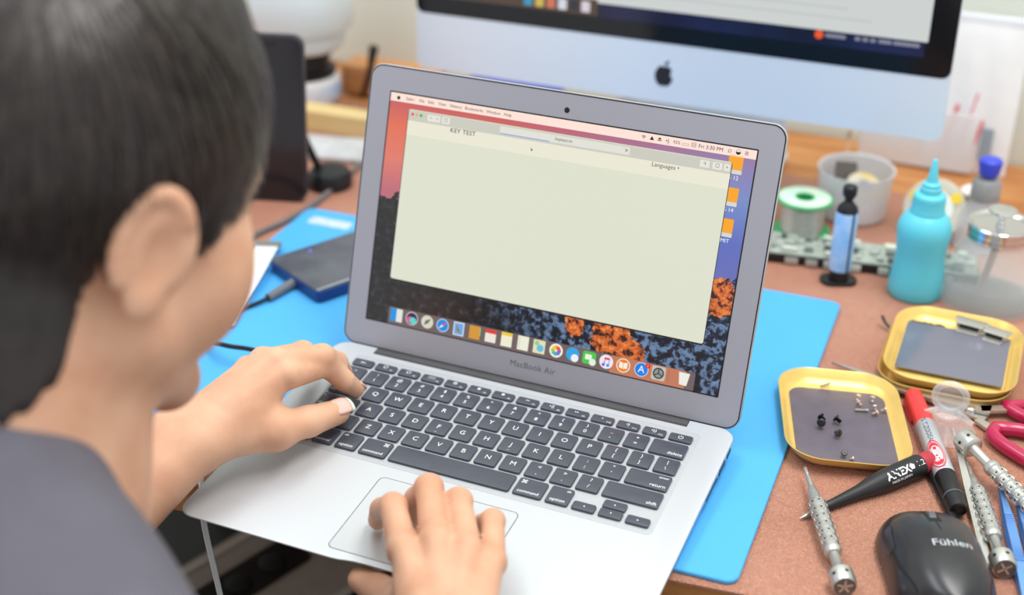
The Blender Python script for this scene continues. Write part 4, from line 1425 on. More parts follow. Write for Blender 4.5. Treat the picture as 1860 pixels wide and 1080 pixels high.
for r0, r1, m_, rr_ in ((0, 1.0, M_redprint, 8.40), (1.12, 1.24, M_redprint, 8.40)):
    mb = MB()
    L1, L2 = [], []
    for i in range(36):
        a = 2 * math.pi * i / 36
        for Lx, f_ in ((L1, r0), (L2, r1)):
            zz, w_ = 90 * kk + 13.5 * f_ * math.cos(a), 5.6 * f_ * math.sin(a)
            Lx.append((rr_ * math.cos(fa + w_ / rr_), rr_ * math.sin(fa + w_ / rr_), zz))
    mb.loops([L1, L2], False, False)
    mb.build('oval_print', m_, t)
wrap_text('CeeJee', 6.6, 8.46, 90 * kk, fa, True, M_legend, t, bold=0.15)
wrap_text('FINE', 3.6, 8.42, 104 * kk, fa - 0.3, True, mat('grey_print2', (110, 115, 125), 0.5), t)

t.scale = (0.9, 0.9, 1)

# thin black pen under the marker
t, L_ = tool('stylus', 'thin glossy black stick lying beside the marker pen', 'stylus', onz(1692, 856, 4.2), onz(1733, 945, 4.2))
mb = MB(); mb.lathe([(2, -6), (3.8, -5), (3.9, 0), (3.6, L_ * 0.5), (3.4, L_)], 14); mb.build('shaft', M_black, t)
mb = MB(); mb.lathe([(4.0, -2), (4.2, -1), (4.2, 2), (4.0, 3)], 14); mb.build('collar', M_darksteel, t)

# flat steel spudger between marker and screwdriver
s0, s1 = onz(1731, 778, 14), onz(1784, 985, 3.2)
sd = thing('steel_spudger', 'long flat steel prying blade pointing up between marker and screwdriver', 'pry tool', s1, zaxis(s0 - s1, (1, 0.4, 0)))
Ls = float(np.linalg.norm(s0 - s1))
mb = MB(); mb.loops([[(-w_, -h_, z_), (w_, -h_, z_), (w_, h_, z_), (-w_, h_, z_)] for w_, h_, z_ in ((0.7, 2.8, -24), (0.9, 3.0, 20), (0.9, 2.8, Ls * 0.5), (0.7, 1.8, Ls * 0.8), (0.3, 0.5, Ls))])
mb.build('blade', M_grip, sd)
mb = MB(); mb.loops([[(-w_, -h_, z_), (w_, -h_, z_), (w_, h_, z_), (-w_, h_, z_)] for w_, h_, z_ in ((1.3, 1.8, -24), (1.4, 2.0, 0), (1.2, 1.9, Ls * 0.42), (0.9, 1.2, Ls * 0.52))])
mb.build('spine', M_grip, sd)

# blue tweezers
M_bluemetal = mat('blue_anodised', (112, 160, 222), 0.35, metal=0.55, var=0.05, scale=60)
def tweezers(label, p0, p1):
    t, L_ = tool('tweezers', label, 'tweezers', p0, p1)
    for sgn in (-1, 1):
        mb = MB()
        L = []
        for f_ in np.linspace(0, 1, 13):
            w_ = 0.5 + 2.6 * min(1, f_ * 2.6)
            off = sgn * (0.6 + 3.6 * math.sin(math.pi * min(1, f_ * 1.02)) )
            L.append([(-w_, off - 0.55, f_ * L_), (w_, off - 0.55, f_ * L_), (w_, off + 0.55, f_ * L_), (-w_, off + 0.55, f_ * L_)])
        mb.loops(L)
        arm = mb.build('arm', M_bluemetal, t)
        mb = MB()
        for j in range(26):
            z_ = L_ * (0.32 + 0.36 * j / 26)
            mb.box(-2.9, 2.9, sgn * 4.3 - 0.5, sgn * 4.3 + 0.5, z_, z_ + L_ * 0.008)
        mb.build('grip_ridges', M_bluemetal, arm, smooth=False)
    return t


tweezers('blue metal tweezers lying next to the cross-capped screwdriver', onz(1813, 872, 5), onz(1871, 1112, 5))
tweezers('blue metal tweezers poking out under the star-capped screwdriver', onz(1845, 905, 5), onz(1900, 1080, 5))

# scissors
sc = thing('scissors', 'steel scissors with crimson plastic handles behind the screwdrivers', 'scissors', (313, 350, 0.3))
M_crimson = mat('crimson_plastic', (178, 22, 74), 0.25, var=0.04, coat=0.4)
pv = A(0, 0, 5)
def blade(tip, tail, w_, z_):
    a, b_ = A(*tip), A(*tail)
    d = (a - b_); Lb = np.linalg.norm(d); d /= Lb; n_ = A(-d[1], d[0], 0)
    mb = MB()
    out = [(0, -w_), (Lb * 0.45, -w_ * 1.0), (Lb * 0.9, -w_ * 0.35), (Lb, 0), (Lb * 0.5, w_ * 0.45), (0, w_ * 0.8)]
    mb.loops([[tuple(b_ + d * s_ + n_ * q + A(0, 0, zz)) for s_, q in out] for zz in (z_, z_ + 2.2)])
    return mb


blade((-112, 31, 0), (12, -3, 0), 7, 2.2).build('blade', M_steel2, sc)
blade((-104, 10, 0), (14, 4, 0), 7, 5.0).build('blade', M_steel2, sc)
mb = MB(); mb.lathe([(3.4, 1.5), (3.4, 8), (2.6, 8.6), (0.4, 8.7)], 18); mb.build('rivet', M_chrome, sc)
def handle(pts, r, name='handle'):
    mb = MB(); mb.tube(spline(pts + [pts[0]], 6)[:-1], r, 12, closed=True)
    return mb.build(name, M_crimson, sc)
def bar(a, b_, r0, r1):
    mb = MB(); mb.tube([a, (A(*a) + A(*b_)) / 2, b_], [r0, (r0 + r1) / 2, r1], 12)
    return mb.build('handle_root', M_crimson, sc)


h1 = [(24, 16, 6), (46, 26, 6), (72, 26, 6), (90, 14, 6), (84, 3, 6), (60, 2, 6), (36, 8, 6)]
h2 = [(20, -18, 6), (40, -14, 6), (66, -22, 6), (88, -44, 6), (82, -60, 6), (58, -58, 6), (34, -44, 6), (20, -30, 6)]
handle(h1, 5.0); handle(h2, 5.4)
mb = MB(); mb.loops([[(8, -6, 2), (26, -18, 2), (24, -28, 2), (4, -10, 2)], [(8, -6, 4.6), (26, -18, 4.6), (24, -28, 4.6), (4, -10, 4.6)]]); mb.build('shank', M_steel2, sc, smooth=False)
mb = MB(); mb.loops([[(6, 8, 4.8), (28, 18, 4.8), (28, 10, 4.8), (8, 0, 4.8)], [(6, 8, 7.2), (28, 18, 7.2), (28, 10, 7.2), (8, 0, 7.2)]]); mb.build('shank', M_steel2, sc, smooth=False)

# clear suction cup with ring pull
M_clear = mat('clear_plastic', (240, 242, 244), 0.08, alpha=0.13, spec=0.8, var=0.01)
cupp = onz(1722, 770, 0)
cu_ = thing('suction_cup', 'clear plastic suction cup with ring pull beside the marker', 'suction cup', (298, 322, 0.3))
mb = MB(); mb.lathe([(22, 0.2), (23, 0.8), (20, 3), (15, 7), (10, 10), (8, 12), (8, 15), (1, 15.4)], 36); mb.build('cup', M_clear, cu_)
mb = MB(); mb.lathe([(9.5, 14.6), (10.5, 15), (10.5, 17), (9, 18), (2, 18.2)], 24); mb.build('collar', M_clear, cu_)
mb = MB(); mb.tube([(11.5 * math.cos(a), 3, 28 + 11.5 * math.sin(a)) for a in np.linspace(0, 2 * math.pi, 32, endpoint=False)], 2.6, 10, closed=True)
mb.build('ring_pull', mat('clear_ring', (236, 238, 240), 0.1, alpha=0.32, spec=0.8, var=0.01), cu_)
mb = MB(); mb.lathe([(0.5, 0), (9.6, 0), (9.6, 1.4), (0.5, 1.4)], 24); mb.xf(np.array(Matrix.Rotation(math.pi / 2, 3, 'X')), (0, 3.6, 28)); mb.build('ring_web', mat('ring_web', (222, 224, 228), 0.12, alpha=0.25, spec=0.8, var=0.01), cu_)
for sgn in (-1, 1):
    mb = MB(); mb.tube([(sgn * 7, 2, 17), (sgn * 19, -2, 12)], [2.6, 2.2], 8); mb.build('wing', mat('clear_wing', (236, 238, 240), 0.1, alpha=0.3, spec=0.8, var=0.01), cu_)

# ---------------------------------------------------------------- mouse
MY = math.radians(20)
mfront = A(math.cos(MY + math.pi / 2), math.sin(MY + math.pi / 2), 0)
mcen = A(316, 143, 0)
mouse = thing('computer_mouse', 'black wireless computer mouse with white lettering on brown leather', 'mouse', mcen, (0, 0, MY))
ML, MWd = 112.0, 68.0


def m_half(t):      # half width at t in -1 (rear) .. 1 (front)
    base = (1 - abs(t) ** 3.2) ** (1 / 2.2)
    return MWd / 2 * base * (1.0 - 0.05 * math.cos(math.pi * t) + 0.02 * t)


def m_top(t):       # ridge height
    return 5 + 33 * (max(0.0, 1 - ((t + 0.25) / 1.28) ** 2)) ** 0.62


def m_z(x, y):
    t = max(-0.999, min(0.999, y / (ML / 2)))
    w_ = m_half(t)
    s = min(1, abs(x) / max(w_, 1e-6))
    return 4.0 + (m_top(t) - 4.0) * (1 - s ** 2.9) ** 0.55


def mouse_shell(x_lo=None):
    mb = MB()
    L = []
    for t in np.linspace(-0.995, 0.995, 41):
        w_ = m_half(t)
        row = []
        for a in np.linspace(-1, 1, 29):
            sa = math.sin(a * math.pi / 2)
            x = w_ * sa
            row.append((x, t * ML / 2, m_z(x, t * ML / 2)))
        L.append(row)
    mb.loops(L, False, False, False)
    return mb


mb = mouse_shell()
mb.build('shell', mat('mouse_black', (40, 40, 44), 0.27, spec=0.6, var=0.05, scale=80), mouse)
mb = MB()
lo, hi = [], []
for i in range(60):
    a = 2 * math.pi * i / 60
    t = math.sin(a) * 0.995
    w_ = m_half(t)
    sx = 1 if math.cos(a) >= 0 else -1
    lo.append((sx * w_ * 0.86, t * ML / 2 * 0.97, 0.3)); hi.append((sx * w_ * 1.0, t * ML / 2, 4.4))
mid = [((p[0] + q[0]) / 2 * 1.01, (p[1] + q[1]) / 2, 2.0) for p, q in zip(lo, hi)]
mb.loops([lo, mid, hi]); mb.build('underbody', mat('mouse_under', (52, 40, 38), 0.45, var=0.08), mouse)


def m_strip(name, pts, w_, m_, lift=0.12, n=6):
    """narrow band lying on the shell along pts (x, y)"""
    P = spline([(x, y, 0) for x, y in pts], n)
    mb = MB()
    L = []
    for i, p in enumerate(P):
        q0, q1 = P[max(0, i - 1)], P[min(len(P) - 1, i + 1)]
        d = q1 - q0; d /= np.linalg.norm(d); nn = A(-d[1], d[0], 0)
        row = []
        for s in (-w_, 0, w_):
            x_, y_ = p[0] + nn[0] * s, p[1] + nn[1] * s
            row.append((x_, y_, m_z(x_, y_) + lift))
        L.append(row)
    mb.loops(L, False, False, False)
    return mb.build(name, m_, mouse)


m_strip('button_seam', [(0, 54), (0, 26), (0.5, 6)], 0.5, M_rubber)
m_strip('side_seam', [(-22, 40), (-27, 25), (-28.6, 5), (-27.4, -20), (-22, -42)], 0.5, M_rubber)
m_strip('side_seam', [(22, 40), (27, 25), (28.6, 5), (27.4, -20), (22, -42)], 0.5, M_rubber)
m_strip('side_button', [(-28.2, 26), (-29.6, 14), (-29.8, 2)], 2.4, mat('mouse_gloss', (58, 60, 66), 0.12, var=0.04), 0.9)
m_strip('wheel_slot', [(0, 42), (0, 32), (0, 18)], 4.2, M_rubber, 0.14)
mb = MB()
wr = 9.0
zc = m_z(0, 27) - wr + 1.8
for k in range(28):
    pass
mb.loops([[(x, 27 + r_ * math.cos(a), zc + r_ * math.sin(a)) for a in np.linspace(0, 2 * math.pi, 28, endpoint=False)] for x, r_ in ((-2.6, wr - 1), (-2.0, wr), (2.0, wr), (2.6, wr - 1))])
mb.build('scroll_wheel', mat('wheel_grey', (92, 92, 96), 0.45, var=0.06), mouse)
me = text_mesh('F\u00fchlen', 9.6)
n_ = len(me.vertices)
co = np.empty(n_ * 3); me.vertices.foreach_get('co', co); co = co.reshape(-1, 3) / MM
co[:, 1] += -9; co[:, 0] += 4
co[:, 2] = [m_z(x, y) + 0.18 for x, y in co[:, :2]]
me.vertices.foreach_set('co', (co * MM).ravel()); me.materials.append(mat('silver_print', (206, 210, 216), 0.4, metal=0.2)); me.update()
link('lettering', me, None, mouse)

# ================================================================ things on the desk, left side
# external drive
F_, Lc = onz(578, 553, MT), onz(490, 492, MT)
e1 = Lc - F_; w1 = np.linalg.norm(e1); e1 /= w1
e2 = A(e1[1], -e1[0], 0); e2 = e2 if e2[1] > 0 else -e2
hd_c = F_ + e1 * w1 / 2 + e2 * 57
hdd = thing('external_drive', 'dark grey portable drive with navy sides on the blue mat', 'hard drive', (hd_c[0], hd_c[1], MT), (0, 0, math.atan2(-e1[1], -e1[0])))
mb = MB(); slab(mb, w1, 114, 11.5, 5, 1.2, 0.15, 4); mb.build('case', mat('navy_case', (30, 62, 120), 0.35, var=0.06), hdd)
mb = MB(); slab(mb, w1 - 1, 113, 1.2, 5, 0.4, 11.6, 4); mb.build('top_plate', mat('graphite_plate', (74, 76, 84), 0.35, rgb2=(96, 98, 106), scale=30), hdd)
mb = MB(); mb.box(w1 / 2 - 3.2, w1 / 2 - 0.8, -56, 55, 12.2, 13.2); mb.build('bright_edge', M_steel2, hdd, smooth=False)
mb = MB(); mb.lathe([(1.6, 0), (1.6, 0.2)], 12, (-w1 / 2 + 10, -20, 12.8)); mb.build('indicator_light', mat('blue_light', (90, 110, 230), 0.4, emit=0.6), hdd)

# its plug and cable
pa, pb_ = onz(535, 512, 8), onz(487, 541, 7)
pg = thing('drive_cable', 'black cable with grey plug running to the portable drive', 'cable', pa, None)
mb = MB(); mb.tube([A(0, 0, 0), pb_ - pa], [4.6, 4.0], 10); mb.build('plug', mat('plug_grey', (110, 112, 118), 0.4, var=0.05), pg)
mb = MB(); mb.tube(spline([pb_ - pa, onz(462, 552, 6) - pa, onz(425, 566, 5.5) - pa, onz(380, 590, 5.5) - pa, onz(330, 640, 5.5) - pa], 6), 1.7, 8); mb.build('cord', M_rubber, pg)

# white flat ribbon
rb0, rb1 = onz(484, 448, 10), onz(400, 590, 6)
rbn = thing('ribbon_cable', 'white flat ribbon cable with grey connector on the mat corner', 'cable', rb0, None)
cl = spline([A(0, 0, 0), onz(468, 475, 14) - rb0, onz(445, 515, 12) - rb0, onz(415, 560, 7) - rb0, rb1 - rb0], 6)
mb = MB()
L = []
for i, p in enumerate(cl):
    q0, q1 = cl[max(0, i - 1)], cl[min(len(cl) - 1, i + 1)]
    d = q1 - q0; d /= np.linalg.norm(d); nn = np.cross(d, A(0, 0, 1)); nn /= np.linalg.norm(nn)
    L.append([tuple(p - nn * 11), tuple(p + nn * 11), tuple(p + nn * 11 + A(0, 0, 0.7)), tuple(p - nn * 11 + A(0, 0, 0.7))])
mb.loops(L); mb.build('flat_strip', M_white, rbn)
d = cl[0] - cl[3]; d /= np.linalg.norm(d)
mb = MB(); mb.box(-13, 13, -1, 7, -1.6, 2.6)
mb.build('connector', mat('connector_grey', (150, 150, 146), 0.4, metal=0.4, var=0.06), rbn, rot=frame(np.cross(d, A(0, 0, 1)), A(0, 0, 1)), smooth=False)

# black cord lying on the mat by the hand
c0 = onz(360, 612, MT + 2.0)
mb = MB(); mb.tube([p - c0 for p in spline([c0, onz(410, 627, MT + 16), onz(455, 634, MT + 14), onz(505, 648, MT + 8), onz(560, 668, MT + 2)], 6)], 2.0, 8)
tag(mb.build('black_cable', M_rubber, loc=c0), 'black cable crossing the blue mat behind the typing hand', 'cable')

# white charging lead: plug at the laptop's left rear, loops past the hand, hangs over the desk edge
w0 = lap(-163.2, 208, -5.5)
wt = thing('charging_cable', 'white charging cable plugged into the laptop and hanging over the desk edge', 'cable', w0, None)
mb = MB(); mb.tube([A(0, 0, 0), A(-16, 1, -1)], [4.0, 4.2], 10, flat=0.75); mb.build('plug', M_white, wt)
fyl = fy(-188)
path = [A(-16, 1, -1), onz(552, 627, 9) - w0, onz(492, 640, 6.2) - w0, onz(440, 666, 5.8) - w0, onz(396, 715, 5.8) - w0, A(-214, 100, 5.8) - w0, A(-186, fyl + 26, 2.6) - w0, onz(365, 860, 2.4) - w0, ony(368, 905, fyl - 4) - w0, ony(372, 958, fyl - 6) - w0, ony(400, 1080, fyl - 2) - w0, ony(440, 1260, fyl + 10) - w0, A(-60, fyl + 60, FLOOR_Z + 60) - w0, A(-20, fyl + 140, FLOOR_Z + 4) - w0]
mb = MB(); mb.tube(spline(path, 8), 2.1, 10); mb.build('lead', M_white, wt)

# phone propped upright
ph_b = onz(556, 372, 0)
phR = Matrix.Rotation(math.radians(16), 3, 'Z') @ Matrix.Rotation(math.radians(-8), 3, 'X')
phone = thing('smartphone', 'black smartphone propped upright on the leather behind the blue mat', 'phone', ph_b + A(-38, -8, 0.6), phR)
mb = MB(); mb.loops([rxz(76, 165, 11, 0, 82.5, 0.8), rxz(78, 167, 12, 0, 83.5, 2), rxz(78, 167, 12, 0, 83.5, 7), rxz(76, 165, 11, 0, 82.5, 8.2)]); mb.build('frame', mat('phone_frame', (70, 68, 74), 0.3, metal=0.6, var=0.05), phone)
mb = MB(); mb.loops([rxz(73, 162, 10, 0, 83, 0.2), rxz(73, 162, 10, 0, 83, 1.0)]); mb.build('screen_glass', mat('phone_glass', (24, 20, 24), 0.1, rgb2=(34, 26, 30), scale=12), phone)
mb = MB(); mb.loops([rxz(24, 4, 2, 0, 157, 0.0), rxz(24, 4, 2, 0, 157, 0.3)]); mb.build('notch', M_black, phone)
st = thing('phone_stand', 'black round phone stand behind the smartphone', 'stand', (ph_b[0] - 2, ph_b[1] + 52, 0))
mb = MB(); mb.lathe([(20, 0.2), (23, 1.5), (23, 12), (20, 17), (8, 19), (1, 19.2)], 32); mb.build('base', M_black, st)
mb = MB(); mb.tube(spline([(-12, 0, 16), (-20, -10, 50), (-28, -20, 90)], 5), 4, 10); mb.build('post', M_black, st)

# white machine at the back left
mcx = onz(566, 178, 0)
mic = thing('bench_microscope', 'white rounded microscope body on black neck and white base behind the smartphone', 'microscope', (mcx[0] - 8, mcx[1], 0))
M_wcyan = mat('cool_white_enamel', (222, 236, 240), 0.35, var=0.02)
mb = MB(); mb.lathe([(38, 0.3), (41, 2), (42, 8), (42, 26), (40, 30), (30, 31)], 40); mb.build('base', M_white, mic)
mb = MB(); mb.lathe([(42.2, 5), (42.5, 6), (42.5, 24), (42.2, 25)], 40, cap0=False, cap1=False)
mb.build('blue_band', mat('pale_blue_band', (150, 196, 240), 0.4, rgb2=(228, 232, 236), scale=14), mic)
mb = MB(); mb.lathe([(36, 30), (38, 33), (38, 38), (31, 41), (30, 52), (33, 53), (33, 60), (30, 62)], 36); mb.build('neck', M_black, mic)
mb = MB(); mb.lathe([(34, 61), (45, 64), (50, 70), (51, 84), (51, 88), (58, 89), (60.5, 92), (61, 130), (60, 190), (52, 214), (30, 226), (2, 228)], 48); mb.build('body', M_wcyan, mic)
kb_ = onz(640, 140, 0)
mb = MB(); mb.tube([(0, 0, 0), (10, 2, 30), (16, 4, 62)], [2.5, 3.2, 6], 10)
tag(mb.build('black_knob_stick', M_black, loc=(mic.location.x / MM + 60, mic.location.y / MM + 30, 0.5)), 'slim black knobbed stick standing beside the white microscope', 'stick')

# wooden blocks and packet
def block(name, label, c, sx, sy, sz, m_, yaw, z=0.2):
    mb = MB(); slab(mb, sx, sy, sz, 1.5, 0.8, 0, 2)
    return tag(mb.build(name, m_, loc=(c[0], c[1], z), rot=(0, 0, yaw)), label, 'block')


M_pine = wood('pine', (214, 186, 128), (232, 208, 154), 8)
block('wooden_block', 'pale pine block lying between the white microscope and the monitor', (-400, 668), 110, 26, 24, M_pine, 0.03)
block('wooden_box', 'orange wooden box standing near the wall beside the white microscope', (-410, 800), 120, 40, 34, wood('orange_wood', (206, 140, 84), (224, 164, 108), 6), 0.02)
mb = MB(); slab(mb, 66, 22, 2, 1, 0.4, 0)
tag(mb.build('paper_card', mat('blue_white_card', (214, 214, 200), 0.5, rgb2=(90, 140, 210), scale=16), loc=(-372, 735, 0.3), rot=(0, 0, 0.5)), 'blue and white card lying between pine block and orange box', 'card')
pkc = onz(612, 285, 0)
mb = MB()
mb.loops([rrect(90, 46, 6, 0.3, 4), rrect(94, 50, 8, 5, 4), rrect(80, 38, 8, 13, 4), rrect(50, 18, 6, 15, 4)])
tag(mb.build('parts_bag', mat('crinkled_film', (226, 228, 232), 0.2, alpha=0.75, rgb2=(196, 198, 196), scale=40, bump=0.7, bscale=70), loc=(-384, 606, 0), rot=(0, 0, 0.2)), 'crinkled clear parts bag lying in front of the pine block', 'bag')
gc = onz(662, 292, 3.2)
mb = MB(); mb.tube([p - gc for p in spline([onz(720, 262, 3.2), gc, onz(625, 325, 3.2), onz(570, 370, 3.2), onz(520, 400, 3.2), onz(465, 425, 3.2), onz(380, 470, 3.2), onz(250, 500, 3.2)], 6)], 2.9, 8)
tag(mb.build('grey_cable', mat('grey_rubber_cable', (112, 106, 106), 0.5, var=0.06), loc=gc), 'thick grey cable crossing the leather behind the blue mat', 'cable')
# pens lying under the monitor
bp_ = onz(850, 141, 4)
mb = MB(); mb.lathe([(0.5, 0), (3.4, 8), (3.8, 10), (3.8, 120), (3, 124)], 14); mb.xf(np.array(Matrix.Rotation(math.pi / 2, 3, 'Y')))
tag(mb.build('blue_pen', mat('blue_pen', (70, 84, 200), 0.4, var=0.05), loc=(bp_[0], bp_[1], 4.2), rot=(0, 0, 0.03)), 'blue pen lying on the wood under the monitor chin', 'pen')

# computer case under the desk
pc = thing('computer_case', 'grey case with sunken dark button panel and black ribbed side under the desk', 'computer case', (-305, 235, FLOOR_Z), (0, 0, math.radians(-18)))
ph_ = 440
mb = MB(); slab(mb, 150, 400, ph_, 10, 4, 1, 4); mb.build('shell', mat('case_grey', (168, 158, 148), 0.5, var=0.05), pc)
mb = MB(); slab(mb, 46, 190, 2.0, 10, 0.6, ph_ + 0.6, 5, -8, 0); mb.build('button_panel', M_black, pc)
for k in range(3):
    mb = MB(); mb.lathe([(13, 0), (13, 2), (11, 3.2), (1, 3.4)], 24, (-8, 60 - 42 * k, ph_ + 2.2)); mb.build('button', M_rubber, pc)
mb = MB(); slab(mb, 26, 20, 3, 3, 0.6, ph_ + 2.2, 3, -8, -72); mb.build('red_switch', mat('red_switch', (120, 24, 26), 0.4, var=0.05), pc)
mb = MB(); mb.box(-66, -58, -190, 190, ph_ + 0.8, ph_ + 2.4); mb.build('pale_trim', mat('pale_trim', (206, 198, 184), 0.5, var=0.04), pc, smooth=False)
mb = MB(); mb.box(74.5, 77, -190, 190, 20, ph_ - 6); gr = mb.build('side_grille', M_black, pc, smooth=False)
for k in range(30):
    mb = MB(); mb.box(77, 80, -186 + 12.6 * k, -180 + 12.6 * k, 24, ph_ - 10); mb.build('rib', M_rubber, gr, smooth=False)

# ================================================================ person
class Field:
    """signed distance grid (mm) with smooth unions; polygonised by surface nets"""

    def __init__(self, lo, hi, h):
        self.lo, self.h = np.array(lo, float), h
        self.n = np.ceil((np.array(hi, float) - self.lo) / h).astype(int) + 1
        self.F = np.full(self.n, 50.0, np.float32)

    def sub(self, lo, hi):
        a = np.clip(np.floor((lo - self.lo) / self.h).astype(int), 0, self.n - 1)
        b = np.clip(np.ceil((hi - self.lo) / self.h).astype(int) + 1, 1, self.n)
        ax = [(self.lo[i] + self.h * np.arange(a[i], b[i])).astype(np.float32) for i in range(3)]
        sl = tuple(slice(a[i], b[i]) for i in range(3))
        return sl, ax

    def add(self, prims, k=6.0, kin=5.0, op='u'):
        bl = np.min([p.lo for p in prims], 0) - k - 8
        bh = np.max([p.hi for p in prims], 0) + k + 8
        sl, ax = self.sub(bl, bh)
        X, Y, Z = ax[0][:, None, None], ax[1][None, :, None], ax[2][None, None, :]
        G = None
        for p in prims:
            d = p.f(X, Y, Z)
            G = d if G is None else smin(G, d, kin)
        if op == 'u':
            self.F[sl] = smin(self.F[sl], G, k)
        else:
            self.F[sl] = -smin(-self.F[sl], G, k)

    def mesh(self):
        F, h = self.F, self.h
        ins = F < 0
        c = np.zeros(np.array(F.shape) - 1, np.uint8)
        for i in (0, 1):
            for j in (0, 1):
                for k in (0, 1):
                    c += ins[i:F.shape[0] - 1 + i, j:F.shape[1] - 1 + j, k:F.shape[2] - 1 + k]
        act = (c > 0) & (c < 8)
        I, J, K = np.nonzero(act)
        vid = np.full(c.shape, -1, np.int32)
        vid[I, J, K] = np.arange(len(I))
        pos = np.zeros((len(I), 3)); cnt = np.zeros(len(I))
        cor = [(i, j, k) for i in (0, 1) for j in (0, 1) for k in (0, 1)]
        for a in cor:
            for b in cor:
                if sum(b) - sum(a) == 1 and all(b[q] >= a[q] for q in range(3)):
                    va = F[I + a[0], J + a[1], K + a[2]]; vb = F[I + b[0], J + b[1], K + b[2]]
                    cr = (va < 0) != (vb < 0)
                    t = np.where(cr, va / np.where(cr, va - vb, 1), 0)
                    pos += cr[:, None] * (np.array(a) + t[:, None] * (np.array(b) - np.array(a)))
                    cnt += cr
        V = (np.c_[I, J, K] + pos / cnt[:, None]) * h + self.lo
        faces = []
        for ax in range(3):
            b, cc = (ax + 1) % 3, (ax + 2) % 3
            s0 = [slice(1, -1)] * 3; s1 = [slice(1, -1)] * 3
            s0[ax] = slice(0, -1); s1[ax] = slice(1, None)
            e0 = ins[tuple(s0)]; e1 = ins[tuple(s1)]
            P = np.argwhere(e0 != e1)
            sgn = e0[tuple(P.T)]
            off = np.ones(3, int); off[ax] = 0
            P = P + off
            def cell(db, dc):
                q = P.copy(); q[:, b] += db; q[:, cc] += dc
                return vid[tuple(q.T)]
            Q = np.c_[cell(-1, -1), cell(0, -1), cell(0, 0), cell(-1, 0)]
            Q[~sgn] = Q[~sgn][:, ::-1]
            faces.append(Q)
        return V, np.concatenate(faces)


def smin(a, b, k):
    if k <= 0: return np.minimum(a, b)
    hh = np.maximum(k - np.abs(a - b), 0) / k
    return np.minimum(a, b) - hh * hh * (k * 0.25)


class Cone:
    def __init__(self, a, b, r1, r2=None, flat=None):
        """tapered capsule; flat=(axis, factor) squeezes it along a world axis"""
        self.a, self.b = np.array(a, float), np.array(b, float)
        self.r1, self.r2 = r1, r1 if r2 is None else r2
        m_ = max(self.r1, self.r2)
        self.lo, self.hi = np.minimum(self.a, self.b) - m_, np.maximum(self.a, self.b) + m_

    def f(self, X, Y, Z):
        a, d = self.a, self.b - self.a
        L2 = float(d @ d) + 1e-9
        px, py, pz = X - np.float32(a[0]), Y - np.float32(a[1]), Z - np.float32(a[2])
        t = np.clip((px * d[0] + py * d[1] + pz * d[2]) / L2, 0, 1).astype(np.float32)
        q = np.sqrt((px - t * d[0]) ** 2 + (py - t * d[1]) ** 2 + (pz - t * d[2]) ** 2)
        return (q - (self.r1 + (self.r2 - self.r1) * t)).astype(np.float32)


class Ell:
    def __init__(self, c, r, R=None):
        self.c, self.r = np.array(c, float), np.array(r, float)
        self.R = np.eye(3) if R is None else np.array(R)
        e = np.sqrt(((self.R * self.r[None, :]) ** 2).sum(1))
        self.lo, self.hi = self.c - e, self.c + e

    def f(self, X, Y, Z):
        p = [X - np.float32(self.c[0]), Y - np.float32(self.c[1]), Z - np.float32(self.c[2])]
        q = [sum(np.float32(self.R[j, i]) * p[j] for j in range(3)) for i in range(3)]
        k0 = np.sqrt(sum((q[i] / self.r[i]) ** 2 for i in range(3))) + 1e-6
        k1 = np.sqrt(sum((q[i] / self.r[i] ** 2) ** 2 for i in range(3))) + 1e-9
        return (k0 * (k0 - 1) / k1).astype(np.float32)


def sdf_object(name, V, Q, material, parent, world_off, smooth_it=0):
    me = bpy.data.meshes.new(name)
    V = (V - world_off) * MM
    me.vertices.add(len(V)); me.vertices.foreach_set('co', V.ravel().astype(np.float32))
    me.loops.add(Q.size); me.loops.foreach_set('vertex_index', Q.ravel().astype(np.int32))
    me.polygons.add(len(Q)); me.polygons.foreach_set('loop_start', np.arange(0, Q.size, 4, dtype=np.int32))
    me.polygons.foreach_set('loop_total', np.full(len(Q), 4, np.int32))
    me.update(calc_edges=True)
    me.validate()
    me.polygons.foreach_set('use_smooth', np.ones(len(me.polygons), bool))
    return link(name, me, material, parent)


def relax(V, Q, it=2, lam=0.5):
    E = np.concatenate([Q[:, [0, 1]], Q[:, [1, 2]], Q[:, [2, 3]], Q[:, [3, 0]]])
    n = len(V)
    deg = np.bincount(E[:, 0], minlength=n) + np.bincount(E[:, 1], minlength=n)
    for _ in range(it):
        S_ = np.zeros_like(V)
        for c in range(3):
            S_[:, c] = np.bincount(E[:, 0], V[E[:, 1], c], n) + np.bincount(E[:, 1], V[E[:, 0], c], n)
        V = V + lam * (S_ / np.maximum(deg, 1)[:, None] - V)
    return V


# ---- skeleton (world mm)
HYAW, HPIT = math.radians(-15), math.radians(-21)
RH = np.array(Matrix.Rotation(HYAW, 3, 'Z') @ Matrix.Rotation(HPIT, 3, 'X'))
HEAD = atd(300, 448, 650) - RH @ A(76, 0, 0)
hl = lambda x, y, z: HEAD + RH @ A(x, y, z)
C7 = HEAD + A(-2, -98, -108)
SH_R, SH_L = A(62, -262, 118), A(-285, -322, 140)
CHEST = A(-118, -318, 60)
EL_R, EL_L = A(180, -300, -95), A(-246, -200, -42)

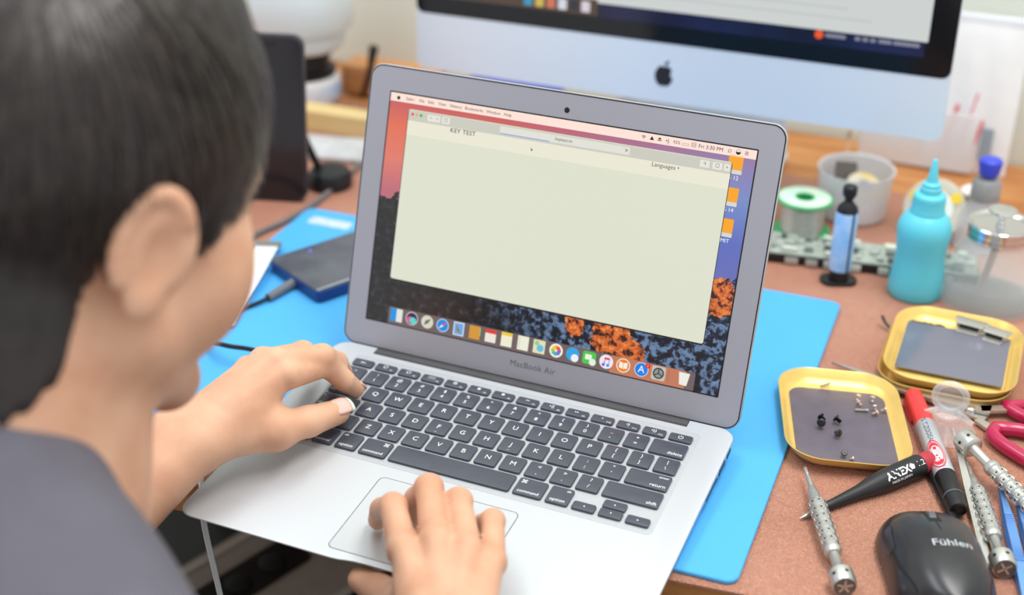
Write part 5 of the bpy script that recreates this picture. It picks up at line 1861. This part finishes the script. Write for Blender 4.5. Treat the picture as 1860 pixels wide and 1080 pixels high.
# left hand
lw = onlap(335, 800, 36)
Lh = dict(
    index=[onlap(522, 683, 56), onlap(592, 662, 44), onlap(624, 690, 26), onlap(646, 706, 12)],
    middle=[onlap(503, 660, 62), onlap(585, 648, 52), onlap(612, 658, 34), onlap(622, 672, 16)],
    ring=[onlap(478, 658, 60), onlap(550, 641, 50), onlap(585, 650, 32), onlap(598, 664, 15)],
    pinky=[onlap(450, 672, 50), onlap(505, 655, 42), onlap(538, 655, 28), onlap(556, 664, 14)],
    thumb=[onlap(425, 800, 32), onlap(500, 780, 28), onlap(560, 765, 22), onlap(613, 748, 15)])
# right hand
rw = onlap(812, 1180, 46)
Rh_ = dict(
    index=[onlap(733, 1002, 49), onlap(714, 920, 44), onlap(694, 925, 24), onlap(686, 944, 9)],
    middle=[onlap(792, 990, 53), onlap(779, 886, 46), onlap(757, 905, 26), onlap(748, 940, 9)],
    ring=[onlap(848, 1003, 51), onlap(833, 910, 44), onlap(814, 928, 24), onlap(806, 956, 9)],
    pinky=[onlap(895, 1024, 43), onlap(895, 946, 38), onlap(878, 951, 21), onlap(870, 968, 8)],
    thumb=[onlap(752, 1120, 30), onlap(720, 1098, 2), onlap(690, 1072, -14), onlap(656, 1052, -16)])

body = Field((-345, -450, -150), (235, 200, 475), 2.0)
# torso under the shirt
body.add([Ell(CHEST, (150, 88, 130)), Ell(CHEST + A(-15, -70, -100), (140, 85, 100))], 20, 30)
body.add([Cone(C7 + A(0, 5, -25), SH_R + A(-40, 0, 10), 46, 40), Cone(C7 + A(0, 5, -25), SH_L + A(40, 0, 10), 46, 40)], 30, 20)
# neck
body.add([Cone(hl(0, -28, -30), C7 + A(0, 22, -20), 55, 60), Cone(hl(26, 6, -62), C7 + A(26, 58, -46), 32, 28), Cone(hl(-26, 6, -62), C7 + A(-26, 58, -46), 32, 28)], 26, 24)
# head
body.add([Ell(hl(0, -12, 42), (75, 94, 84), RH), Ell(hl(0, 42, -8), (66, 50, 74), RH), Ell(hl(0, 30, -45), (58, 52, 46), RH), Ell(hl(0, 30, 34), (64, 48, 54), RH)], 14, 22)
body.add([Cone(hl(52, 10, -50), hl(18, 70, -90), 20, 19), Cone(hl(-52, 10, -50), hl(-18, 70, -90), 20, 19), Ell(hl(0, 74, -92), (20, 17, 17), RH)], 16, 12)
body.add([Ell(hl(47, 52, -24), (27, 28, 38), RH), Ell(hl(-47, 52, -24), (27, 28, 38), RH), Ell(hl(0, 76, 30), (48, 16, 15), RH)], 14, 10)
body.add([Cone(hl(0, 90, 14), hl(0, 106, -20), 7, 10), Ell(hl(10, 98, -22), (8, 9, 7), RH), Ell(hl(-10, 98, -22), (8, 9, 7), RH)], 7, 5)
body.add([Ell(hl(0, 92, -50), (23, 8, 5), RH), Ell(hl(0, 92, -59), (19, 8, 5.5), RH)], 4, 1.5)
body.add([Ell(hl(32, 98, 8), (14, 8, 8), RH), Ell(hl(-32, 98, 8), (14, 8, 8), RH)], 6, 2, op='s')
BODY_LO = body.lo.copy()
h0 = np.round((HEAD - A(125, 150, 150) - BODY_LO) / 2.0).astype(int)
h1 = np.minimum(h0 + np.array([125, 145, 157]), body.n)
h0c = np.maximum(h0, 0)
HEADF = body.F[h0c[0]:h1[0], h0c[1]:h1[1], h0c[2]:h1[2]].copy()
# ears: shell tilted outwards, rim, lobe, hollow
for s in (1, -1):
    RE = RH @ np.array(Matrix.Rotation(s * math.radians(-32), 3, 'Z') @ Matrix.Rotation(math.radians(-8), 3, 'X'))
    ec = hl(s * 80, -10, 1)
    eo = lambda x, y, z: ec + RE @ A(s * x, y, z)
    body.add([Ell(ec, (6, 18, 27), RE), Ell(eo(-4, 6, -2), (9, 13, 22), RE)], 9, 6)
    rim = [eo(3.5, 14.5 * math.sin(a) - 1.5, 26 * math.cos(a)) for a in np.linspace(0.9, -2.4, 12)]
    body.add([Cone(rim[i], rim[i + 1], 4.2, 4.0) for i in range(len(rim) - 1)], 3, 2)
    body.add([Ell(eo(1, 3, -27), (5.5, 8.5, 9), RE)], 6)
    body.add([Ell(eo(7.5, 3, -3), (6, 8.5, 16), RE)], 3, op='s')


def hand(F, w_, el, Hd, rs, side):
    # forearm: two capsules side by side give the flat wrist
    ac = (Hd['index'][0] - Hd['pinky'][0]); ac /= np.linalg.norm(ac)
    ax = (w_ - el); ax /= np.linalg.norm(ax)
    ac2 = ac - ax * (ac @ ax); ac2 /= np.linalg.norm(ac2)
    mid = el + (w_ - el) * 0.45
    F.add([Cone(w_ + ac2 * 9, mid + ac2 * 9, 20 * rs, 30 * rs), Cone(w_ - ac2 * 9, mid - ac2 * 9, 20 * rs, 31 * rs), Cone(mid + ac2 * 6, el, 32 * rs, 38), Cone(mid - ac2 * 6, el, 32 * rs, 38)], 14, 12)
    palm = []
    for i, nm in enumerate(('index', 'middle', 'ring', 'pinky')):
        m_ = Hd[nm][0]
        off = ac * (10 - 6.6 * i)
        palm.append(Cone(w_ + off, m_ - (m_ - w_) * 0.14, 15.5 * rs, (10.4, 10.6, 10.0, 9.2)[i] * rs))
    F.add(palm, 12, 6)
    t = Hd['thumb']
    F.add([Cone(w_ + (t[0] - w_) * 0.5, t[1], 15 * rs, 13.5 * rs), Cone((w_ + Hd['index'][0]) / 2, t[1], 13 * rs, 11 * rs)], 12, 10)
    F.add([Cone(t[1], t[2], 13.0 * rs, 11.0 * rs), Cone(t[2], t[3], 11.2 * rs, 9.2 * rs)], 7, 3)
    for i, nm in enumerate(('index', 'middle', 'ring', 'pinky')):
        p = Hd[nm]
        k = (1.0, 1.03, 0.98, 0.86)[i] * rs
        F.add([Cone(p[0], p[1], 9.8 * k, 8.7 * k), Ell(p[1], (9.4 * k,) * 3), Cone(p[1], p[2], 8.7 * k, 7.9 * k), Cone(p[2], p[3], 8.0 * k, 6.8 * k)], 1.8, 2.5)
        # knuckle
        up = RL @ A(0, 0, 1)
        F.add([Ell(p[0] + up * 2.6 * k, (8.2 * k,) * 3), Cone(p[0] + up * 5.5 * k, p[0] * 0.35 + (w_ + ac * (10 - 6.6 * i)) * 0.65 + up * 10 * k, 4.5, 3.5)], 6)


body.add([Cone(SH_R, EL_R, 48, 40)], 16)
body.add([Cone(SH_L, EL_L, 48, 40)], 16)
hand(body, lw, EL_L, Lh, 1.0, -1)
hand(body, rw, EL_R, Rh_, 0.98, 1)
BV, BQ = body.mesh()
BV = relax(BV, BQ, 2, 0.4)
del body


def skin_mat():
    M = mat('skin', (220, 174, 148), 0.48, sss=0.12, spec=0.3)
    nt = M.node_tree
    b = nt.nodes['Principled BSDF']
    tc = nt.nodes.new('ShaderNodeTexCoord')
    n = nt.nodes.new('ShaderNodeTexNoise'); n.inputs['Scale'].default_value = 28; n.inputs['Detail'].default_value = 5
    r = nt.nodes.new('ShaderNodeValToRGB')
    r.color_ramp.elements[0].position = 0.35; r.color_ramp.elements[1].position = 0.68
    r.color_ramp.elements[0].color = (*lin(208, 156, 126), 1); r.color_ramp.elements[1].color = (*lin(224, 178, 148), 1)
    nt.links.new(tc.outputs['Object'], n.inputs['Vector']); nt.links.new(n.outputs['Fac'], r.inputs['Fac'])
    nt.links.new(r.outputs['Color'], b.inputs['Base Color'])
    n2 = nt.nodes.new('ShaderNodeTexNoise'); n2.inputs['Scale'].default_value = 420; n2.inputs['Detail'].default_value = 3
    bp = nt.nodes.new('ShaderNodeBump'); bp.inputs['Strength'].default_value = 0.12; bp.inputs['Distance'].default_value = 0.0006
    nt.links.new(tc.outputs['Object'], n2.inputs['Vector']); nt.links.new(n2.outputs['Fac'], bp.inputs['Height'])
    nt.links.new(bp.outputs['Normal'], b.inputs['Normal'])
    return M


P0 = A(-120, -420, FLOOR_Z)
person = thing('person', 'dark-haired person in charcoal T-shirt leaning over and typing on the laptop', 'person', P0)
M_skin = skin_mat()
sdf_object('body', BV, BQ, M_skin, person, P0)

# nails
def nail(a, b, up, w_, l_, off, m_, tip=None):
    """a: last joint, b: finger tip; up: outward direction of the nail"""
    d = b - a; d /= np.linalg.norm(d)
    up = up - d * (up @ d); up /= np.linalg.norm(up)
    sd = np.cross(d, up)
    mb = MB()
    L = []
    for i in range(9):
        s = -0.5 + i / 8
        row = []
        for j in range(9):
            q = -1 + 2 * j / 8
            ww = w_ * (1 - 0.25 * max(0, s - 0.25) * 2) * (1 - 0.5 * max(0, -s - 0.35) * 4)
            row.append(tuple(b + d * (s * l_ + off[0]) + up * (off[1] - 0.30 * w_ * q * q * 0.9 - 0.10 * l_ * max(0, s) ** 2 * 1.2) + sd * (q * ww) - P0))
        L.append(row)
    mb.loops(L, False, False, False)
    o = mb.build('fingernail', m_, person)
    md = o.modifiers.new('thickness', 'SOLIDIFY'); md.thickness = 0.0006; md.offset = 0
    return o


M_nail = mat('nail', (236, 190, 178), 0.25, spec=0.6, var=0.02)
M_nailtip = mat('nail_tip', (206, 222, 206), 0.25, spec=0.6, var=0.02)
view = CAM - Lh['thumb'][3]; view /= np.linalg.norm(view)
nail(Lh['thumb'][2], Lh['thumb'][3], view * 0.8 + A(0, 0, 0.6), 6.8, 15, (-0.5, 9.1), M_nail)
nail(Lh['thumb'][2], Lh['thumb'][3], view * 0.8 + A(0, 0, 0.6), 6.2, 5, (8.0, 7.7), M_nailtip)
for nm in ('index', 'middle', 'ring', 'pinky'):
    for Hd in (Lh, Rh_):
        p = Hd[nm]
        out = (p[2] - p[0]); out = out / np.linalg.norm(out)
        nail(p[2], p[3], out + A(0, 0, 0.2), 4.9, 10, (0.5, 6.6), M_nail)

# eyes
for s in (1, -1):
    mb = MB()
    prof = [(11.5 * math.sin(a), -11.5 * math.cos(a)) for a in np.linspace(0.02, math.pi - 0.02, 14)]
    mb.lathe(prof, 20); mb.xf(np.eye(3), hl(s * 31, 79, 7) - P0)
    mb.build('eye', mat('eye_white', (236, 232, 226), 0.2, var=0.02), person)
    mb = MB(); mb.lathe([(0.4, 0), (5.4, -0.4), (5.6, -1.4)], 20, cap0=True, cap1=False); mb.xf(RH @ np.array(Matrix.Rotation(-math.pi / 2, 3, 'X')), hl(s * 31, 90.8, 6) - P0)
    mb.build('iris', mat('dark_iris', (40, 26, 20), 0.2, var=0.1), person)

# ---- hair
def hairline(y):
    ys = [-120, -78, -58, -45, -36, -30, -26, -21, -8, 6, 14, 24, 33, 46, 70, 110]
    zs = [-66, -78, -87, -78, -66, -44, -10, 20, 30, 25, 0, -8, 4, 30, 50, 58]
    return np.interp(y, ys, zs).astype(np.float32)


ctr, rad = A(0, -10, 44), A(86, 106, 95)
hf = Field(HEAD - A(125, 150, 150), HEAD + A(125, 140, 165), 2.0)
hf.lo = BODY_LO + h0c * 2.0
hf.F = HEADF[:]
hf.n = np.array(hf.F.shape)
gx, gy, gz = [(hf.lo[i] + hf.h * np.arange(hf.n[i])).astype(np.float32) - np.float32(HEAD[i]) for i in range(3)]
loc_ = [np.float32(RH[0, i]) * gx[:, None, None] + np.float32(RH[1, i]) * gy[None, :, None] + np.float32(RH[2, i]) * gz[None, None, :] for i in range(3)]
hf.F = smin(hf.F, Ell(hl(0, 12, 84), (63, 54, 54), RH).f(gx[:, None, None] + np.float32(HEAD[0]), gy[None, :, None] + np.float32(HEAD[1]), gz[None, None, :] + np.float32(HEAD[2])), 20)
thick = 3.5 + 5.0 * np.clip((loc_[2] + 30) / 90, 0, 1)
hf.F = (hf.F - thick).astype(np.float32)
cut = hairline(loc_[1]) - loc_[2] + 2.5 * np.sin(loc_[0] * 0.4) + 2.5 * np.sin(loc_[1] * 0.55)
hf.F = -smin(-hf.F, -(cut * 0.8).astype(np.float32), 7.0)
hf.F += (0.5 * np.sin(loc_[0] * 0.42 + 1.3) * np.sin(loc_[1] * 0.36)).astype(np.float32)
HVw_, HQ = hf.mesh()
HV = (HVw_ - HEAD) @ RH
del loc_, thick, cut
HVw = HV @ RH.T + HEAD
M_hair = mat('dark_hair', (40, 33, 31), 0.42, var=0.25, scale=90, spec=0.5)
hair = sdf_object('hair', HVw, HQ, M_hair, person, P0)
# loose strands, ribbons following the flow from the crown
sel = rng.choice(len(HV), 9000)
sv, sf = [], []
crown = A(6, -60, 128)
for i in sel:
    p = HV[i].copy()
    w0_ = 0.55 + 0.5 * rng.random()
    n_ = (p - ctr) / rad ** 2
    n_ /= np.linalg.norm(n_)
    p = p - n_ * 1.0
    pts = []
    Ls = rng.uniform(22, 46)
    jit = rng.normal(0, 0.22, 3)
    lift = rng.uniform(0.1, 0.9)
    for s in range(5):
        pts.append(p.copy())
        n_ = (p - ctr) / rad ** 2; n_ /= np.linalg.norm(n_)
        d = (p - crown) + A(0, 0, -40) + jit * 40
        d -= n_ * (d @ n_); d /= np.linalg.norm(d) + 1e-9
        p = p + d * Ls / 4 + n_ * (lift - 0.25 * s * 0.3)
        q = np.sqrt((((p - ctr) / rad) ** 2).sum())
        if p[2] > -20 and q > 1.05: p = ctr + (p - ctr) * (1.05 / q)
    o = len(sv)
    for s in range(5):
        d = pts[min(4, s + 1)] - pts[max(0, s - 1)]
        n_ = (pts[s] - ctr) / rad ** 2
        sd = np.cross(d, n_); sd /= np.linalg.norm(sd) + 1e-9
        ww = w0_ * (1 - 0.22 * s)
        sv.append(pts[s] - sd * ww); sv.append(pts[s] + sd * ww)
    sf += [(o + 2 * s, o + 2 * s + 1, o + 2 * s + 3, o + 2 * s + 2) for s in range(4)]
SVw = np.array(sv) @ RH.T + HEAD
so = sdf_object('hair_strands', SVw, np.array(sf), mat('hair_strand', (52, 43, 38), 0.38, var=0.3, scale=60, spec=0.6), hair, P0)
tag(so, None, None, kind='stuff')
# brows
for s in (1, -1):
    mb = MB(); mb.tube([hl(s * 16, 93, 24) - P0, hl(s * 32, 92, 29) - P0, hl(s * 48, 82, 26) - P0], [2.4, 2.8, 1.6], 8); mb.build('eyebrow', M_hair, person)

# ---- T-shirt
sh = Field((-390, -640, -330), (200, -120, 250), 4.0)
hipc = A(-135, -500, -235)
sh.add([Ell(CHEST + A(0, -4, 0), (166, 104, 140)), Ell(CHEST + A(-12, -75, -110), (158, 104, 120)), Ell(hipc + A(0, 0, 20), (165, 125, 110))], 30, 50)
sh.add([Cone(C7 + A(-4, 2, -14), SH_R + A(-36, 0, 8), 66, 50), Cone(C7 + A(-4, 2, -14), SH_L + A(36, 0, 8), 66, 50)], 30, 20)
sh.add([Cone(SH_R, SH_R + (EL_R - SH_R) * 0.62, 57, 55)], 22)
sh.add([Cone(SH_L, SH_L + (EL_L - SH_L) * 0.62, 57, 55)], 22)
# neck opening
nd = (hl(0, -28, -30) - C7); nd /= np.linalg.norm(nd)
NB = C7 + A(0, 22, -20)
sh.add([Cone(NB + nd * 40 + A(10, 34, 0), NB + nd * 110 + A(10, 60, 0), 60, 66)], 6, op='s')
g = [sh.lo[i] + sh.h * np.arange(sh.n[i]) for i in range(3)]
fold = (2.2 * np.sin(g[0] * 0.055)[:, None, None] * np.cos(g[1] * 0.06 + g[2][None, :] * 0 if False else g[1] * 0.06)[None, :, None] + 1.6 * np.sin(0.05 * (g[0][:, None, None] * 0.4 + g[2][None, None, :] * 1.1)))
sh.F += fold.astype(np.float32)
TV, TQ = sh.mesh()
TV = relax(TV, TQ, 3, 0.5)
M_shirt = mat('charcoal_cotton', (98, 96, 106), 0.85, var=0.06, scale=30, bump=0.25, bscale=900)
sdf_object('t_shirt', TV, TQ, M_shirt, person, P0)

# ---- trousers: hips, thighs under the desk, shins, and shoes
tr = Field((-400, -640, FLOOR_Z + 40), (140, 140, -130), 6.0)
KN = [A(30, -60, -225), A(-150, -50, -225)]
HPj = [hipc + A(85, 30, -30), hipc + A(-75, 30, -30)]
AN = [A(40, -120, FLOOR_Z + 90), A(-150, -110, FLOOR_Z + 90)]
tr.add([Ell(hipc + A(0, 0, -10), (168, 128, 105))], 20)
for k in range(2):
    tr.add([Cone(HPj[k], KN[k], 86, 64), Cone(KN[k], AN[k], 62, 46)], 25, 12)
RV, RQ = tr.mesh()
RV = relax(RV, RQ, 2, 0.5)
sdf_object('trousers', RV, RQ, mat('black_denim', (22, 22, 26), 0.85, var=0.2, scale=60), person, P0)
for k in range(2):
    a = AN[k] - P0
    mb = MB()
    c = (a[0], a[1] + 55)
    mb.loops([rrect(84, 250, 40, 1, 8, *c), rrect(92, 262, 44, 12, 8, *c), rrect(90, 258, 43, 30, 8, *c), rrect(84, 200, 40, 62, 8, c[0], c[1] - 22), rrect(76, 110, 36, 96, 8, c[0], c[1] - 60), rrect(70, 90, 34, 110, 8, c[0], c[1] - 62)])
    mb.build('shoe', mat('black_shoe', (26, 26, 28), 0.5, var=0.1), person)

# stool that carries the person
stool = thing('stool', 'round black padded stool under the seated person', 'stool', (hipc[0], hipc[1] - 10, FLOOR_Z))
sz = hipc[2] - 118 - FLOOR_Z
mb = MB(); mb.lathe([(150, sz - 60), (178, sz - 52), (182, sz - 30), (176, sz - 8), (150, sz), (5, sz)], 48); mb.build('seat', M_black, stool)
mb = MB(); mb.lathe([(24, 40), (24, sz - 55)], 20); mb.build('post', M_steel2, stool)
for k in range(5):
    a = 2 * math.pi * k / 5
    mb = MB(); mb.tube([(0, 0, 60), (140 * math.cos(a), 140 * math.sin(a), 50), (250 * math.cos(a), 250 * math.sin(a), 30)], [22, 18, 14], 10); mb.build('leg', M_black, stool)
    mb = MB(); mb.lathe([(10, 1), (18, 6), (18, 26), (10, 30)], 16, (250 * math.cos(a), 250 * math.sin(a), 0)); mb.build('caster', M_rubber, stool)
